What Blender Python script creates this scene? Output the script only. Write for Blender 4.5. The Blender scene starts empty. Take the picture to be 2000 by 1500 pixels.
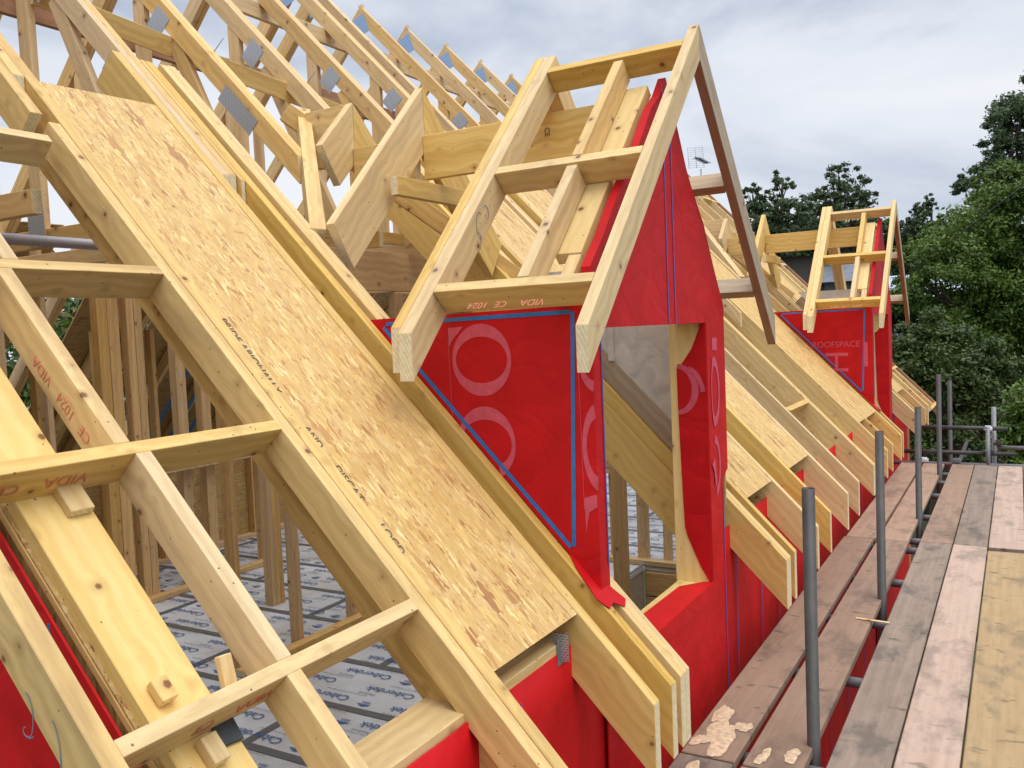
import bpy, bmesh, math, random
from mathutils import Vector as V, Matrix
import numpy as np
random.seed(7); rng = np.random.default_rng(5)
C = bpy.context.scene.collection
sc = bpy.context.scene
# ---------------------------------------------------------------- camera, sky, sun, exposure
cam = bpy.data.objects.new('camera', bpy.data.cameras.new('camera')); C.objects.link(cam); sc.camera = cam
cam.data.sensor_width = 36; cam.data.lens = 36 * 1705.4 / 2000
cam.data.clip_start = 0.05; cam.data.clip_end = 800
RX = V((0.8648, 0.4994, -0.0428)); RD = V((-0.0058, -0.0755, -0.9971))
RX.normalize(); RD = (RD - RX * RD.dot(RX)).normalized(); RF = RX.cross(RD)
cam.matrix_world = Matrix((( RX.x, -RD.x, -RF.x, 0), (RX.y, -RD.y, -RF.y, 0), (RX.z, -RD.z, -RF.z, 0), (0, 0, 0, 1)))
sc.render.resolution_x = 1024; sc.render.resolution_y = 768
SKYROT = 3.5; SKYLOC = (7, 2, 3)
SUN_EL, SUN_AZ = 62, 118          # azimuth measured from +Y towards +X
world = bpy.data.worlds.new("World"); sc.world = world; world.use_nodes = True
wn = world.node_tree.nodes; wl = world.node_tree.links; wn.clear()
def WN(t, **k):
    n = wn.new(t)
    for a, b in k.items(): setattr(n, a, b)
    return n
sky = WN('ShaderNodeTexSky', sky_type='NISHITA', sun_disc=False); sky.sun_elevation = math.radians(SUN_EL); sky.sun_rotation = math.radians(SUN_AZ)
bg1 = WN('ShaderNodeBackground'); bg1.inputs[1].default_value = 0.08; wl.new(sky.outputs[0], bg1.inputs[0])
tc = WN('ShaderNodeTexCoord'); mp = WN('ShaderNodeMapping'); mp.inputs['Rotation'].default_value = (0, 0, SKYROT); mp.inputs['Location'].default_value = SKYLOC; mp.inputs['Scale'].default_value = (1.0, 1.0, 2.6); wl.new(tc.outputs['Generated'], mp.inputs[0])
ns = WN('ShaderNodeTexNoise'); ns.inputs['Scale'].default_value = 1.9; ns.inputs['Detail'].default_value = 7; ns.inputs['Roughness'].default_value = .5; ns.inputs['Distortion'].default_value = .35
wl.new(mp.outputs[0], ns.inputs['Vector'])
cr = WN('ShaderNodeValToRGB'); e = cr.color_ramp.elements
e[0].position = .38; e[0].color = (.50, .57, .69, 1); e[1].position = .60; e[1].color = (.94, .95, .99, 1)
m_ = cr.color_ramp.elements.new(.48); m_.color = (.81, .85, .93, 1)
wl.new(ns.outputs[0], cr.inputs[0])
sp_ = WN('ShaderNodeSeparateXYZ'); wl.new(tc.outputs['Generated'], sp_.inputs[0])
mr_ = WN('ShaderNodeMapRange'); mr_.inputs[1].default_value = .35; mr_.inputs[2].default_value = .95; mr_.inputs[3].default_value = .98; mr_.inputs[4].default_value = 2.3; wl.new(sp_.outputs[2], mr_.inputs[0])
bg2 = WN('ShaderNodeBackground'); wl.new(mr_.outputs[0], bg2.inputs[1]); wl.new(cr.outputs[0], bg2.inputs[0])
mx = WN('ShaderNodeMixShader'); mx.inputs[0].default_value = .88; wl.new(bg1.outputs[0], mx.inputs[1]); wl.new(bg2.outputs[0], mx.inputs[2])
wo = WN('ShaderNodeOutputWorld'); wl.new(mx.outputs[0], wo.inputs[0])
sl = bpy.data.lights.new('sun', 'SUN'); sl.energy = 1.5; sl.angle = math.radians(40); sl.color = (1, .96, .9)
so = bpy.data.objects.new('sun', sl); C.objects.link(so)
az, el = math.radians(SUN_AZ), math.radians(SUN_EL)
sd = V((math.sin(az) * math.cos(el), math.cos(az) * math.cos(el), math.sin(el)))
so.rotation_euler = sd.to_track_quat('Z', 'Y').to_euler()
sc.view_settings.view_transform = 'Standard'; sc.view_settings.look = 'None'; sc.view_settings.exposure = 0.08; sc.view_settings.gamma = 1

# ---------------------------------------------------------------- material helpers
class NT:
    def __init__(s, name, rough=.6):
        s.m = bpy.data.materials.new(name); s.m.use_nodes = True; t = s.m.node_tree; s.n = t.nodes; s.l = t.links
        s.b = s.n['Principled BSDF']; s.b.inputs['Roughness'].default_value = rough
    def N(s, t, ins=None, **k):
        n = s.n.new(t)
        for a, b in k.items(): setattr(n, a, b)
        for a, b in (ins or {}).items():
            if hasattr(b, 'is_output') or isinstance(b, bpy.types.NodeSocket): s.l.new(b, n.inputs[a])
            else: n.inputs[a].default_value = b
        return n
    def coord(s, scale=(1, 1, 1), rot=(0, 0, 0), src='Object', rand=0):
        c = s.N('ShaderNodeTexCoord').outputs[src]
        if rand:
            o = s.N('ShaderNodeObjectInfo').outputs['Random']
            mu = s.N('ShaderNodeMath', {0: o, 1: rand}, operation='MULTIPLY').outputs[0]
            cb = s.N('ShaderNodeCombineXYZ', {0: mu, 1: mu, 2: mu}).outputs[0]
            c = s.N('ShaderNodeVectorMath', {0: c, 1: cb}, operation='ADD').outputs[0]
        return s.N('ShaderNodeMapping', {'Vector': c, 'Scale': scale, 'Rotation': rot}).outputs[0]
    def ramp(s, f, stops, interp='LINEAR'):
        r = s.N('ShaderNodeValToRGB', {0: f}); cr = r.color_ramp; cr.interpolation = interp
        while len(cr.elements) > len(stops): cr.elements.remove(cr.elements[-1])
        while len(cr.elements) < len(stops): cr.elements.new(.5)
        for el_, (p, c) in zip(cr.elements, stops):
            el_.position = p; el_.color = (*c, 1) if len(c) == 3 else c
        return r.outputs[0]
    def mix(s, f, a, b, mode='MIX'):
        n = s.N('ShaderNodeMix', data_type='RGBA', blend_type=mode)
        for i, x in ((0, f), (6, a), (7, b)):
            if isinstance(x, bpy.types.NodeSocket): s.l.new(x, n.inputs[i])
            elif i == 0: n.inputs[i].default_value = x
            else: n.inputs[i].default_value = (*x, 1)
        return n.outputs[2]
    def noise(s, vec, scale, detail=4, rough=.55, dist=0):
        return s.N('ShaderNodeTexNoise', {'Vector': vec, 'Scale': scale, 'Detail': detail, 'Roughness': rough, 'Distortion': dist}).outputs[0]
    def math(s, op, a, b=None, c=None):
        n = s.N('ShaderNodeMath', operation=op)
        for i, x in enumerate((a, b, c)):
            if x is None: continue
            if isinstance(x, bpy.types.NodeSocket): s.l.new(x, n.inputs[i])
            else: n.inputs[i].default_value = x
        return n.outputs[0]
    def bump(s, h, st=.3, d=.01):
        s.l.new(s.N('ShaderNodeBump', {'Height': h, 'Strength': st, 'Distance': d}).outputs[0], s.b.inputs['Normal'])
    def col(s, c):
        if isinstance(c, bpy.types.NodeSocket): s.l.new(c, s.b.inputs['Base Color'])
        else: s.b.inputs['Base Color'].default_value = (*c, 1)

def wood_mat(name, pale, dark, knot=(.20, .09, .035), stain=.25, stain_col=(.25, .2, .15), var=.16, rough=.65):
    t = NT(name, rough)
    rnd = t.N('ShaderNodeObjectInfo').outputs['Random']
    g = t.coord((1, 1, 1), rand=37.0)
    # knots: round cells cut by the faces
    vo = t.N('ShaderNodeTexVoronoi', {'Vector': g, 'Scale': 8.5, 'Randomness': 1.0}); kd = vo.outputs['Distance']
    warp = t.N('ShaderNodeVectorMath', {0: g, 1: t.N('ShaderNodeCombineXYZ', {0: 0.0, 1: t.math('MULTIPLY', t.math('SMOOTH_MIN', kd, .35, .2), .035), 2: t.math('MULTIPLY', kd, .03)}).outputs[0]}, operation='ADD').outputs[0]
    gr = t.N('ShaderNodeMapping', {'Vector': warp, 'Scale': (.55, 15, 15)}).outputs[0]
    broad = t.noise(gr, 1.0, 3, .5, .25)
    fine = t.noise(t.N('ShaderNodeMapping', {'Vector': warp, 'Scale': (3, 150, 150)}).outputs[0], 1.0, 3, .6)
    bands = t.N('ShaderNodeTexWave', {'Vector': t.N('ShaderNodeMapping', {'Vector': warp, 'Scale': (.22, 7, 7)}).outputs[0], 'Scale': 2.0, 'Distortion': 1.6, 'Detail': 2, 'Detail Scale': .7}, wave_type='BANDS', bands_direction='DIAGONAL').outputs[1]
    f = t.math('ADD', t.math('MULTIPLY', broad, .55), t.math('ADD', t.math('MULTIPLY', fine, .33), t.math('MULTIPLY', bands, .12)))
    c = t.ramp(f, [(.30, dark), (.47, tuple((a + b) / 2 for a, b in zip(pale, dark))), (.62, pale)])
    # halo and knot
    kn = t.math('ADD', t.math('MULTIPLY', kd, .85), t.math('MULTIPLY', t.math('SUBTRACT', fine, .5), .06))
    c = t.mix(t.ramp(kn, [(.06, (.6, .6, .6)), (.20, (0, 0, 0))]), c, tuple(.55 * a + .45 * b for a, b in zip(dark, knot)))
    c = t.mix(t.ramp(kn, [(.050, (1, 1, 1)), (.085, (0, 0, 0))]), c, knot)
    # nail dots, stains
    nd = t.N('ShaderNodeTexVoronoi', {'Vector': g, 'Scale': 21, 'Randomness': 1.0}).outputs['Distance']
    c = t.mix(t.ramp(nd, [(.055, (.8, .8, .8)), (.075, (0, 0, 0))]), c, (.08, .05, .03))
    st = t.noise(t.N('ShaderNodeMapping', {'Vector': g, 'Scale': (1.2, 4, 4)}).outputs[0], 2.0, 5, .6)
    c = t.mix(t.math('MULTIPLY', t.ramp(st, [(.52, (0, 0, 0)), (.74, (1, 1, 1))]), stain), c, stain_col)
    hv = t.N('ShaderNodeHueSaturation', {'Hue': .5, 'Saturation': t.math('MULTIPLY_ADD', rnd, .3, .85), 'Value': t.math('MULTIPLY_ADD', t.math('FRACT', t.math('MULTIPLY', rnd, 7.31)), var, 1 - var * .6), 'Fac': 1.0, 'Color': c}).outputs[0]
    t.col(hv); t.bump(t.math('ADD', fine, t.math('MULTIPLY', broad, .5)), .22, .0015)
    return t.m
def end_mat(name, pale, dark):
    t = NT(name, .8)
    g = t.coord((1, 1, 1), rand=11)
    w = t.N('ShaderNodeTexWave', {'Vector': g, 'Scale': 26, 'Distortion': 1.2, 'Detail': 2}, wave_type='RINGS', rings_direction='X').outputs[1]
    n = t.noise(g, 60, 4)
    t.col(t.ramp(t.math('ADD', t.math('MULTIPLY', w, .22), t.math('MULTIPLY', n, .78)), [(.3, dark), (.62, pale)]))
    return t.m
M = {}
M['wood'] = wood_mat('pale_pine', (.79, .57, .24), (.61, .38, .13), stain=.25)
M['rafter'] = wood_mat('rafter_pine', (.77, .54, .215), (.59, .37, .12), stain=.2)
M['truss'] = wood_mat('truss_pine', (.79, .55, .255), (.62, .39, .16), stain=.3)
M['grey'] = wood_mat('greyed_pine', (.75, .535, .245), (.54, .345, .14), stain=.55, stain_col=(.33, .22, .11))
M['yellow'] = wood_mat('yellow_pine', (.82, .61, .265), (.72, .48, .17), stain=.12)
M['brown'] = wood_mat('stained_red_bounce_timber', (.42, .22, .12), (.30, .14, .075), stain=.5, stain_col=(.32, .26, .16))  # stained brown; on dormer ladder undersides it also carries painted red bounce light
M['dark'] = wood_mat('interior_timber', (.64, .42, .19), (.46, .28, .115), stain=.3)
M['drift'] = wood_mat('driftwood_grey_timber', (.50, .38, .25), (.33, .24, .15), stain=.7, stain_col=(.22, .20, .13))
M['end'] = end_mat('end_grain', (.78, .68, .46), (.62, .50, .29))

def osb_mat(name, cols, darken=1.0):
    t = NT(name, .6)
    base = None
    for i, (rot, sx, sy, off) in enumerate(((.25, 11, 46, 0), (-.45, 15, 62, 3.1), (1.0, 17, 64, 7.7), (-.10, 9, 38, 5.2), (.55, 24, 110, 1.3))):
        co = t.coord((sx, sy, sy), (0, 0, rot)); co = t.N('ShaderNodeVectorMath', {0: co, 1: (off, off * 2, 0)}, operation='ADD').outputs[0]
        wv = t.noise(co, .7, 2)
        co = t.N('ShaderNodeVectorMath', {0: co, 1: t.N('ShaderNodeVectorMath', {0: t.N('ShaderNodeCombineXYZ', {0: wv, 1: wv, 2: 0.0}).outputs[0], 1: (.5, .5, 0)}, operation='MULTIPLY').outputs[0]}, operation='ADD').outputs[0]
        v = t.N('ShaderNodeTexVoronoi', {'Vector': co, 'Scale': 1.0, 'Randomness': 1.0}, distance='MINKOWSKI' if i % 2 else 'EUCLIDEAN')
        sep = t.N('ShaderNodeSeparateColor', {0: v.outputs['Color']}).outputs
        c = t.ramp(sep[0], cols)
        gr = t.noise(t.N('ShaderNodeMapping', {'Vector': co, 'Scale': (1, 9, 1)}).outputs[0], 1.0, 2)
        c = t.mix(t.math('MULTIPLY', gr, .3), c, (.45, .25, .08)); c = t.mix(t.ramp(v.outputs['Distance'], [(.45, (0, 0, 0)), (.8, (.42, .42, .42))]), c, (.45, .25, .09))
        if base is None: base = c
        else: base = t.mix(t.math('GREATER_THAN', sep[1], (.5, .6, .55, .84)[i - 1]), base, c)
    fl = t.noise(t.coord((9, 30, 30), (0, 0, .3)), 2.2, 3, .6)
    base = t.mix(t.ramp(fl, [(.60, (0, 0, 0)), (.65, (.8, .8, .8))]), base, (.42, .19, .055))
    fl = t.noise(t.coord((14, 60, 60), (0, 0, -.2)), 2.0, 2, .5)
    base = t.mix(t.ramp(fl, [(.68, (0, 0, 0)), (.72, (.9, .9, .9))]), base, (.12, .055, .02))
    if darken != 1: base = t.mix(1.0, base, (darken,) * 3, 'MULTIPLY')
    t.col(base); t.bump(t.noise(t.coord((14, 60, 60), (0, 0, .2)), 1.5, 4), .5, .003)
    return t.m
OC = [(.0, (.80, .56, .20)), (.25, (.70, .45, .135)), (.45, (.86, .64, .26)), (.62, (.66, .40, .12)), (.78, (.90, .70, .33)), (.9, (.70, .44, .15)), (.96, (.50, .25, .07)), (1, (.34, .14, .045))]
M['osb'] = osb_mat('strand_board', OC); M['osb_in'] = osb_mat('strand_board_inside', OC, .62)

def red_mat():
    t = NT('red_membrane', .42)
    n = t.noise(t.coord((1, 1, 1)), 260, 2); n2 = t.noise(t.coord((1, 1, .5)), 5, 5, .6, .6); n3 = t.noise(t.coord((1.4, 1.4, .5)), 1.7, 3, .5, 1.2)
    c = t.ramp(n2, [(.3, (.46, .003, .005)), (.7, (.60, .006, .010))])
    t.col(t.mix(t.math('MULTIPLY', n, .05), c, (.6, .05, .06)))
    t.b.inputs['Roughness'].default_value = .6; t.b.inputs['Specular IOR Level'].default_value = .22
    f1 = t.N('ShaderNodeTexNoise', {'Vector': t.coord((1.6, 1.6, .7), (0, 0, .3)), 'Scale': 2.6, 'Detail': 1.5, 'Roughness': .45, 'Distortion': 1.4}).outputs[0]
    cre = t.math('ABSOLUTE', t.math('SUBTRACT', f1, .5))
    fine_ = t.noise(t.coord((1, 1, 1)), 14, 2, .5)
    t.bump(t.math('ADD', t.math('MULTIPLY', t.math('SMOOTH_MIN', cre, .09, .06), 5.0), t.math('ADD', t.math('MULTIPLY', n3, 1.0), t.math('MULTIPLY', fine_, .10))), .15, .022)
    return t.m
M['red'] = red_mat()
def plain(name, c, rough=.5, metal=0, amp=.15, scale=30, bump=0, c2=None):
    t = NT(name, rough); n = t.noise(t.coord(), scale, 5, .6)
    t.col(t.ramp(n, [(.3, tuple(x * (1 - amp) for x in c)), (.7, c2 or tuple(min(1, x * (1 + amp)) for x in c))])); t.b.inputs['Metallic'].default_value = metal
    if bump: t.bump(n, bump, .003)
    return t.m
M['pink'] = plain('membrane_print', (.60, .075, .12), .6)
M['blue'] = plain('blue_tape', (.015, .16, .45), .35)
M['blueline'] = plain('blue_printed_line', (.07, .10, .42), .5)
M['blackprint'] = plain('black_print', (.13, .10, .07), .7)
M['redprint'] = plain('red_print', (.60, .21, .12), .8)
M['bluepen'] = plain('blue_pencil', (.10, .22, .30), .8)
def foil_mat():
    t = NT('foil_facing', .38); t.b.inputs['Metallic'].default_value = .35
    v = t.N('ShaderNodeTexVoronoi', {'Vector': t.coord((1, 1, 1)), 'Scale': 6.0}, feature='DISTANCE_TO_EDGE').outputs['Distance']; n = t.noise(t.coord(), 9, 3, .5, 1.0)
    t.col(t.ramp(n, [(.3, (.62, .60, .59)), (.7, (.88, .86, .84))])); t.bump(t.math('ADD', t.math('MULTIPLY', n, 1.0), t.math('SMOOTH_MIN', v, .08, .05)), .4, .01); return t.m
M['foil'] = foil_mat()
M['tapegrey'] = plain('grey_deck_tape', (.10, .10, .095), .5)
M['textblue'] = plain('blue_deck_print', (.05, .12, .30), .5)
M['textgrey'] = plain('grey_deck_print', (.22, .23, .26), .5)
M['block'] = plain('blockwork', (.30, .24, .17), .9, 0, .2, 20, .4)
M['slate'] = plain('slate_roof', (.13, .145, .17), .6, 0, .3, 3)
M['glass'] = plain('greenhouse_glass', (.45, .52, .66), .15, 0, .1)
M['white'] = plain('white_plastic', (.8, .83, .88), .4)
M['steelblade'] = plain('dark_sheet_metal', (.07, .075, .08), .35, .8)
M['shaving'] = plain('wood_shavings', (.60, .44, .28), .85, 0, .3, 50)

def steel(name, a, b, rust):
    t = NT(name, .55); t.b.inputs['Metallic'].default_value = .3
    n = t.noise(t.coord((1, 1, .35)), 22, 6, .65); n2 = t.noise(t.coord((1, 1, .15)), 5, 3)
    c = t.ramp(n, [(.3, a), (.7, b)]); t.col(t.mix(t.ramp(n2, [(.45, (0, 0, 0)), (.7, (.7, .7, .7))]), c, rust)); t.bump(n, .2, .001)
    return t.m
M['pole'] = steel('scaffold_tube', (.05, .05, .048), (.095, .095, .09), (.11, .05, .042))
M['galv'] = steel('galvanised_tube', (.20, .21, .22), (.32, .34, .36), (.18, .15, .14))
M['beam'] = steel('steel_beam', (.42, .42, .47), (.55, .55, .62), (.20, .17, .18))
def plate_mat():
    t = NT('nail_plate_steel', .35); t.b.inputs['Metallic'].default_value = .6
    co = t.coord((1, 1, 1)); br = t.N('ShaderNodeTexBrick', {'Vector': co, 'Scale': 1.0, 'Color1': (.03, .03, .035, 1), 'Color2': (.05, .05, .06, 1), 'Mortar': (.52, .56, .62, 1), 'Mortar Size': .0032, 'Brick Width': .014, 'Row Height': .0085, 'Bias': 0.0})
    t.col(br.outputs[0]); t.bump(br.outputs[1], .4, .002)
    return t.m
M['plate'] = plate_mat()
def plateblue():
    t = NT('filmed_nail_plate', .3); t.b.inputs['Metallic'].default_value = .4
    w = t.N('ShaderNodeTexWave', {'Vector': t.coord(), 'Scale': 18, 'Distortion': 1.5}, bands_direction='Y').outputs[1]
    t.col(t.ramp(w, [(.25, (.16, .32, .62)), (.6, (.62, .63, .62)), (.9, (.25, .40, .66))])); return t.m
M['plateblue'] = plateblue()
def board_mat(name, pale, dark, dirt):
    t = NT(name, .85); g = t.coord((1, 1, 1), rand=23)
    gr = t.noise(t.N('ShaderNodeMapping', {'Vector': g, 'Scale': (1.2, 34, 34)}).outputs[0], 1, 4, .6, .3)
    st = t.noise(t.N('ShaderNodeMapping', {'Vector': g, 'Scale': (1.3, 2.6, 2.6)}).outputs[0], 2.2, 6, .66)
    sp = t.noise(t.N('ShaderNodeMapping', {'Vector': g, 'Scale': (11, 5, 5)}).outputs[0], 1.6, 3, .5)
    c = t.ramp(t.math('ADD', t.math('MULTIPLY', gr, .45), t.math('MULTIPLY', st, .55)), [(.36, dark), (.6, pale)])
    c = t.mix(t.ramp(st, [(.50, (0, 0, 0)), (.64, (.8, .8, .8))]), c, dirt)
    c = t.mix(t.ramp(sp, [(.64, (0, 0, 0)), (.72, (.7, .7, .7))]), c, tuple(x * .6 for x in dirt))
    rnd = t.N('ShaderNodeObjectInfo').outputs['Random']
    c = t.N('ShaderNodeHueSaturation', {'Hue': .5, 'Saturation': 1.0, 'Value': t.math('MULTIPLY_ADD', rnd, .3, .82), 'Fac': 1.0, 'Color': c}).outputs[0]
    t.col(c); t.bump(t.math('ADD', gr, st), .4, .003); return t.m
M['board'] = board_mat('scaffold_board', (.40, .265, .18), (.30, .19, .125), (.19, .13, .09))
M['board_grey'] = board_mat('grey_scaffold_board', (.31, .235, .18), (.20, .15, .11), (.11, .09, .07))
M['board_pink'] = board_mat('pale_scaffold_board', (.50, .365, .285), (.39, .275, .205), (.24, .18, .135))
M['ply'] = board_mat('yellow_plywood', (.49, .345, .18), (.38, .255, .12), (.22, .165, .09))
def deck_mat():
    t = NT('coated_deck', .4); n = t.noise(t.coord(), 1.6, 6, .65); t.col(t.ramp(n, [(.35, (.43, .42, .40)), (.6, (.56, .58, .61))])); return t.m
M['deck'] = deck_mat()
def leaf_mat(name, a, b):
    t = NT(name, .55); n = t.noise(t.coord(), .9, 3, .6); n2 = t.noise(t.coord(), 7, 2)
    c = t.ramp(t.math('ADD', t.math('MULTIPLY', n, .6), t.math('MULTIPLY', n2, .4)), [(.35, a), (.62, b)]); t.col(c)
    tr = t.N('ShaderNodeBsdfTranslucent', {'Color': c}); mxs = t.N('ShaderNodeMixShader', {0: .25, 1: t.b.outputs[0], 2: tr.outputs[0]})
    t.l.new(mxs.outputs[0], t.n['Material Output'].inputs[0]); return t.m
M['leaf1'] = leaf_mat('bright_leaves', (.04, .085, .012), (.135, .215, .028))
M['leaf2'] = leaf_mat('deep_leaves', (.028, .058, .016), (.08, .135, .035))
M['leaf3'] = leaf_mat('dull_leaves', (.035, .062, .014), (.10, .145, .032))
M['leaf4'] = leaf_mat('grey_green_leaves', (.035, .065, .028), (.11, .16, .065))
M['bark'] = plain('bark', (.06, .045, .03), .9, 0, .3, 8, .5)
def ground_mat():
    t = NT('ground', .95); n = t.noise(t.coord(), .25, 7, .65); t.col(t.ramp(n, [(.35, (.03, .035, .015)), (.55, (.05, .065, .02)), (.7, (.09, .07, .05))])); return t.m
M['ground'] = ground_mat()
def brick_mat(name, a, b, mo, sc_=1):
    t = NT(name, .9); br = t.N('ShaderNodeTexBrick', {'Vector': t.coord((1, 1, 1), (math.pi / 2, 0, 0)), 'Scale': 1.0, 'Color1': (*a, 1), 'Color2': (*b, 1), 'Mortar': (*mo, 1), 'Mortar Size': .012 * sc_, 'Brick Width': .23 * sc_, 'Row Height': .078 * sc_})
    t.col(br.outputs[0]); return t.m
M['brick'] = brick_mat('old_brick', (.10, .05, .035), (.16, .09, .06), (.10, .09, .08))
M['tile'] = brick_mat('clay_tiles', (.15, .085, .06), (.22, .13, .09), (.05, .035, .03), 1.2)
M['redtile'] = plain('red_roof_tiles', (.30, .10, .06), .8, 0, .25, 9)
M['render'] = plain('rendered_wall', (.45, .44, .42), .8)

# ---------------------------------------------------------------- mesh helpers
def link(name, me, mats, parent=None, mat=None):
    o = bpy.data.objects.new(name, me); C.objects.link(o)
    for m in (mats if isinstance(mats, (list, tuple)) else [mats]): me.materials.append(M[m] if isinstance(m, str) else m)
    if mat is not None: o.matrix_world = mat
    if parent is not None:
        o.parent = parent; o.matrix_parent_inverse = parent.matrix_world.inverted()
    return o
def tag(o, label, cat, group=None, kind=None):
    if label: o['label'] = label
    if cat: o['category'] = cat
    if group: o['group'] = group
    if kind: o['kind'] = kind
    return o
def empty(name, loc, label, cat, group=None):
    o = bpy.data.objects.new(name, None); C.objects.link(o); o.empty_display_size = .1
    o.matrix_world = Matrix.Translation(V(loc)); o.location = loc
    return tag(o, label, cat, group)
def beam(name, p0, p1, side, w, down, d, mat='wood', parent=None, n0=None, n1=None, bev=.002, endmat='end'):
    """timber with its top edge from p0 to p1, width w towards side, depth d towards down; ends cut by planes n0, n1"""
    p0, p1, side, down = V(p0), V(p1), V(side).normalized(), V(down)
    a = (p1 - p0).normalized(); side = (side - a * side.dot(a)).normalized()
    down = (down - a * down.dot(a) - side * side.dot(down)).normalized()
    n0 = V(n0) if n0 else a; n1 = V(n1) if n1 else a
    o = p0; mt = Matrix(((a.x, side.x, -down.x, o.x), (a.y, side.y, -down.y, o.y), (a.z, side.z, -down.z, o.z), (0, 0, 0, 1)))
    if mt.to_3x3().determinant() < 0:
        flip = True
    else: flip = False
    # flip keeps a right-handed frame: local y = -side
    sy = -1 if flip else 1
    if flip: mt = Matrix(((a.x, -side.x, -down.x, o.x), (a.y, -side.y, -down.y, o.y), (a.z, -side.z, -down.z, o.z), (0, 0, 0, 1)))
    bm = bmesh.new(); vs = []
    for (pt, nn) in ((p0, n0), (p1, n1)):
        for (sw, dd) in ((0, 0), (w, 0), (w, d), (0, d)):
            q = p0 + side * sw + down * dd; t_ = (pt - q).dot(nn) / a.dot(nn)
            vs.append(bm.verts.new((t_, sy * sw, -dd)))
    f = [(0, 1, 2, 3), (7, 6, 5, 4), (0, 4, 5, 1), (1, 5, 6, 2), (2, 6, 7, 3), (3, 7, 4, 0)]
    fs = [bm.faces.new([vs[i] for i in q]) for q in f]
    fs[0].material_index = 1; fs[1].material_index = 1
    bmesh.ops.recalc_face_normals(bm, faces=bm.faces)
    if bev: bmesh.ops.bevel(bm, geom=list(bm.edges), offset=bev, segments=1, affect='EDGES', material=0)
    me = bpy.data.meshes.new(name); bm.to_mesh(me); bm.free()
    return link(name, me, [mat, endmat], parent, mt)
def prism(name, pts, thick, mat, parent=None, sub=None):
    """closed polygon pts (3D, planar) extruded by vector thick; local frame at first point, x along first edge"""
    pts = [V(p) for p in pts]; th = V(thick); o = pts[0]; ax = (pts[1] - pts[0]).normalized(); nz = th.normalized(); ay = nz.cross(ax)
    mt = Matrix(((ax.x, ay.x, nz.x, o.x), (ax.y, ay.y, nz.y, o.y), (ax.z, ay.z, nz.z, o.z), (0, 0, 0, 1))); inv = mt.inverted()
    bm = bmesh.new(); a = [bm.verts.new(inv @ p) for p in pts]; b = [bm.verts.new(inv @ (p + th)) for p in pts]
    bm.faces.new(a); bm.faces.new(b[::-1]); n = len(pts)
    for i in range(n): bm.faces.new((a[i], b[i], b[(i + 1) % n], a[(i + 1) % n]))
    bmesh.ops.recalc_face_normals(bm, faces=bm.faces)
    me = bpy.data.meshes.new(name); bm.to_mesh(me); bm.free()
    return link(name, me, mat, parent, mt)
def tube(name, p0, p1, r, mat, parent=None, seg=20, hollow=False):
    p0, p1 = V(p0), V(p1); a = (p1 - p0); L = a.length; q = a.to_track_quat('Z', 'Y').to_matrix().to_4x4(); q.translation = p0
    bm = bmesh.new(); rings = []
    prof = [(r, 0), (r, L), (r * .86, L), (r * .86, L - .25)] if hollow else [(r, 0), (r, L)]
    for rr, z in prof: rings.append([bm.verts.new((rr * math.cos(6.2832 * i / seg), rr * math.sin(6.2832 * i / seg), z)) for i in range(seg)])
    for A, B in zip(rings, rings[1:]):
        for i in range(seg):
            f = bm.faces.new((A[i], A[(i + 1) % seg], B[(i + 1) % seg], B[i])); f.smooth = True
    bm.faces.new(rings[0][::-1]); bm.faces.new(rings[-1])
    me = bpy.data.meshes.new(name); bm.to_mesh(me); bm.free()
    for f in me.polygons:
        if len(f.vertices) == 4: f.use_smooth = True
    o = link(name, me, mat, parent, q)
    for e_ in me.edges: pass
    return o
def txt_mesh(s, size, ext=.0006):
    cu = bpy.data.curves.new('text', 'FONT'); cu.body = s; cu.size = size; cu.extrude = ext; cu.align_x = 'CENTER'; cu.align_y = 'CENTER'
    ob = bpy.data.objects.new('text', cu); C.objects.link(ob); dg = bpy.context.evaluated_depsgraph_get()
    me = bpy.data.meshes.new_from_object(ob.evaluated_get(dg)); bpy.data.objects.remove(ob); me.materials.clear(); return me
def text(name, s, size, pos, xdir, updir, mat, parent, sx=1):
    x, y = V(xdir).normalized(), V(updir); y = (y - x * x.dot(y)).normalized(); z = x.cross(y); p = V(pos)
    me = txt_mesh(s, size)
    mt = Matrix(((x.x * sx, y.x, z.x, p.x), (x.y * sx, y.y, z.y, p.y), (x.z * sx, y.z, z.z, p.z), (0, 0, 0, 1)))
    return link(name, me, mat, parent, mt)
# ---------------------------------------------------------------- roof frame of reference
TH = math.radians(45.897); U = V((math.cos(TH), 0, -math.sin(TH))); NR = V((math.sin(TH), 0, math.cos(TH))); K = -1.5567
XR = -4.95; ZR = 2.88                       # ridge
def RP(s, y, off=0): p = U * s + NR * (K + off); return V((p.x, y, p.z))
def zroof(x): return -1.205 - math.tan(TH) * (x + 1)
S_T = .169; S_RIDGE = -5.53
Y1, X1, Z1 = V((0, 1, 0)), V((1, 0, 0)), V((0, 0, 1))
def rafter(y, w=.045, depth=.175, s0=-3.3, s1=S_T, mat='rafter', parent=None, name='rafter', n0=None, off=0, plumb=True):
    return beam(name, RP(s0, y, off), RP(s1, y, off), Y1, w, -NR, depth, mat, parent, n0=n0, n1=X1 if plumb else None)

# ================================================================ SETTING
me = bpy.data.meshes.new('ground'); GZ = -4.9
me.from_pydata([(-400, -300, GZ), (400, -300, GZ), (400, 500, GZ), (-400, 500, GZ)], [], [(0, 1, 2, 3)]); tag(link('ground', me, 'ground'), 'dark overgrown ground below the scaffold', 'ground', kind='structure')
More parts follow.
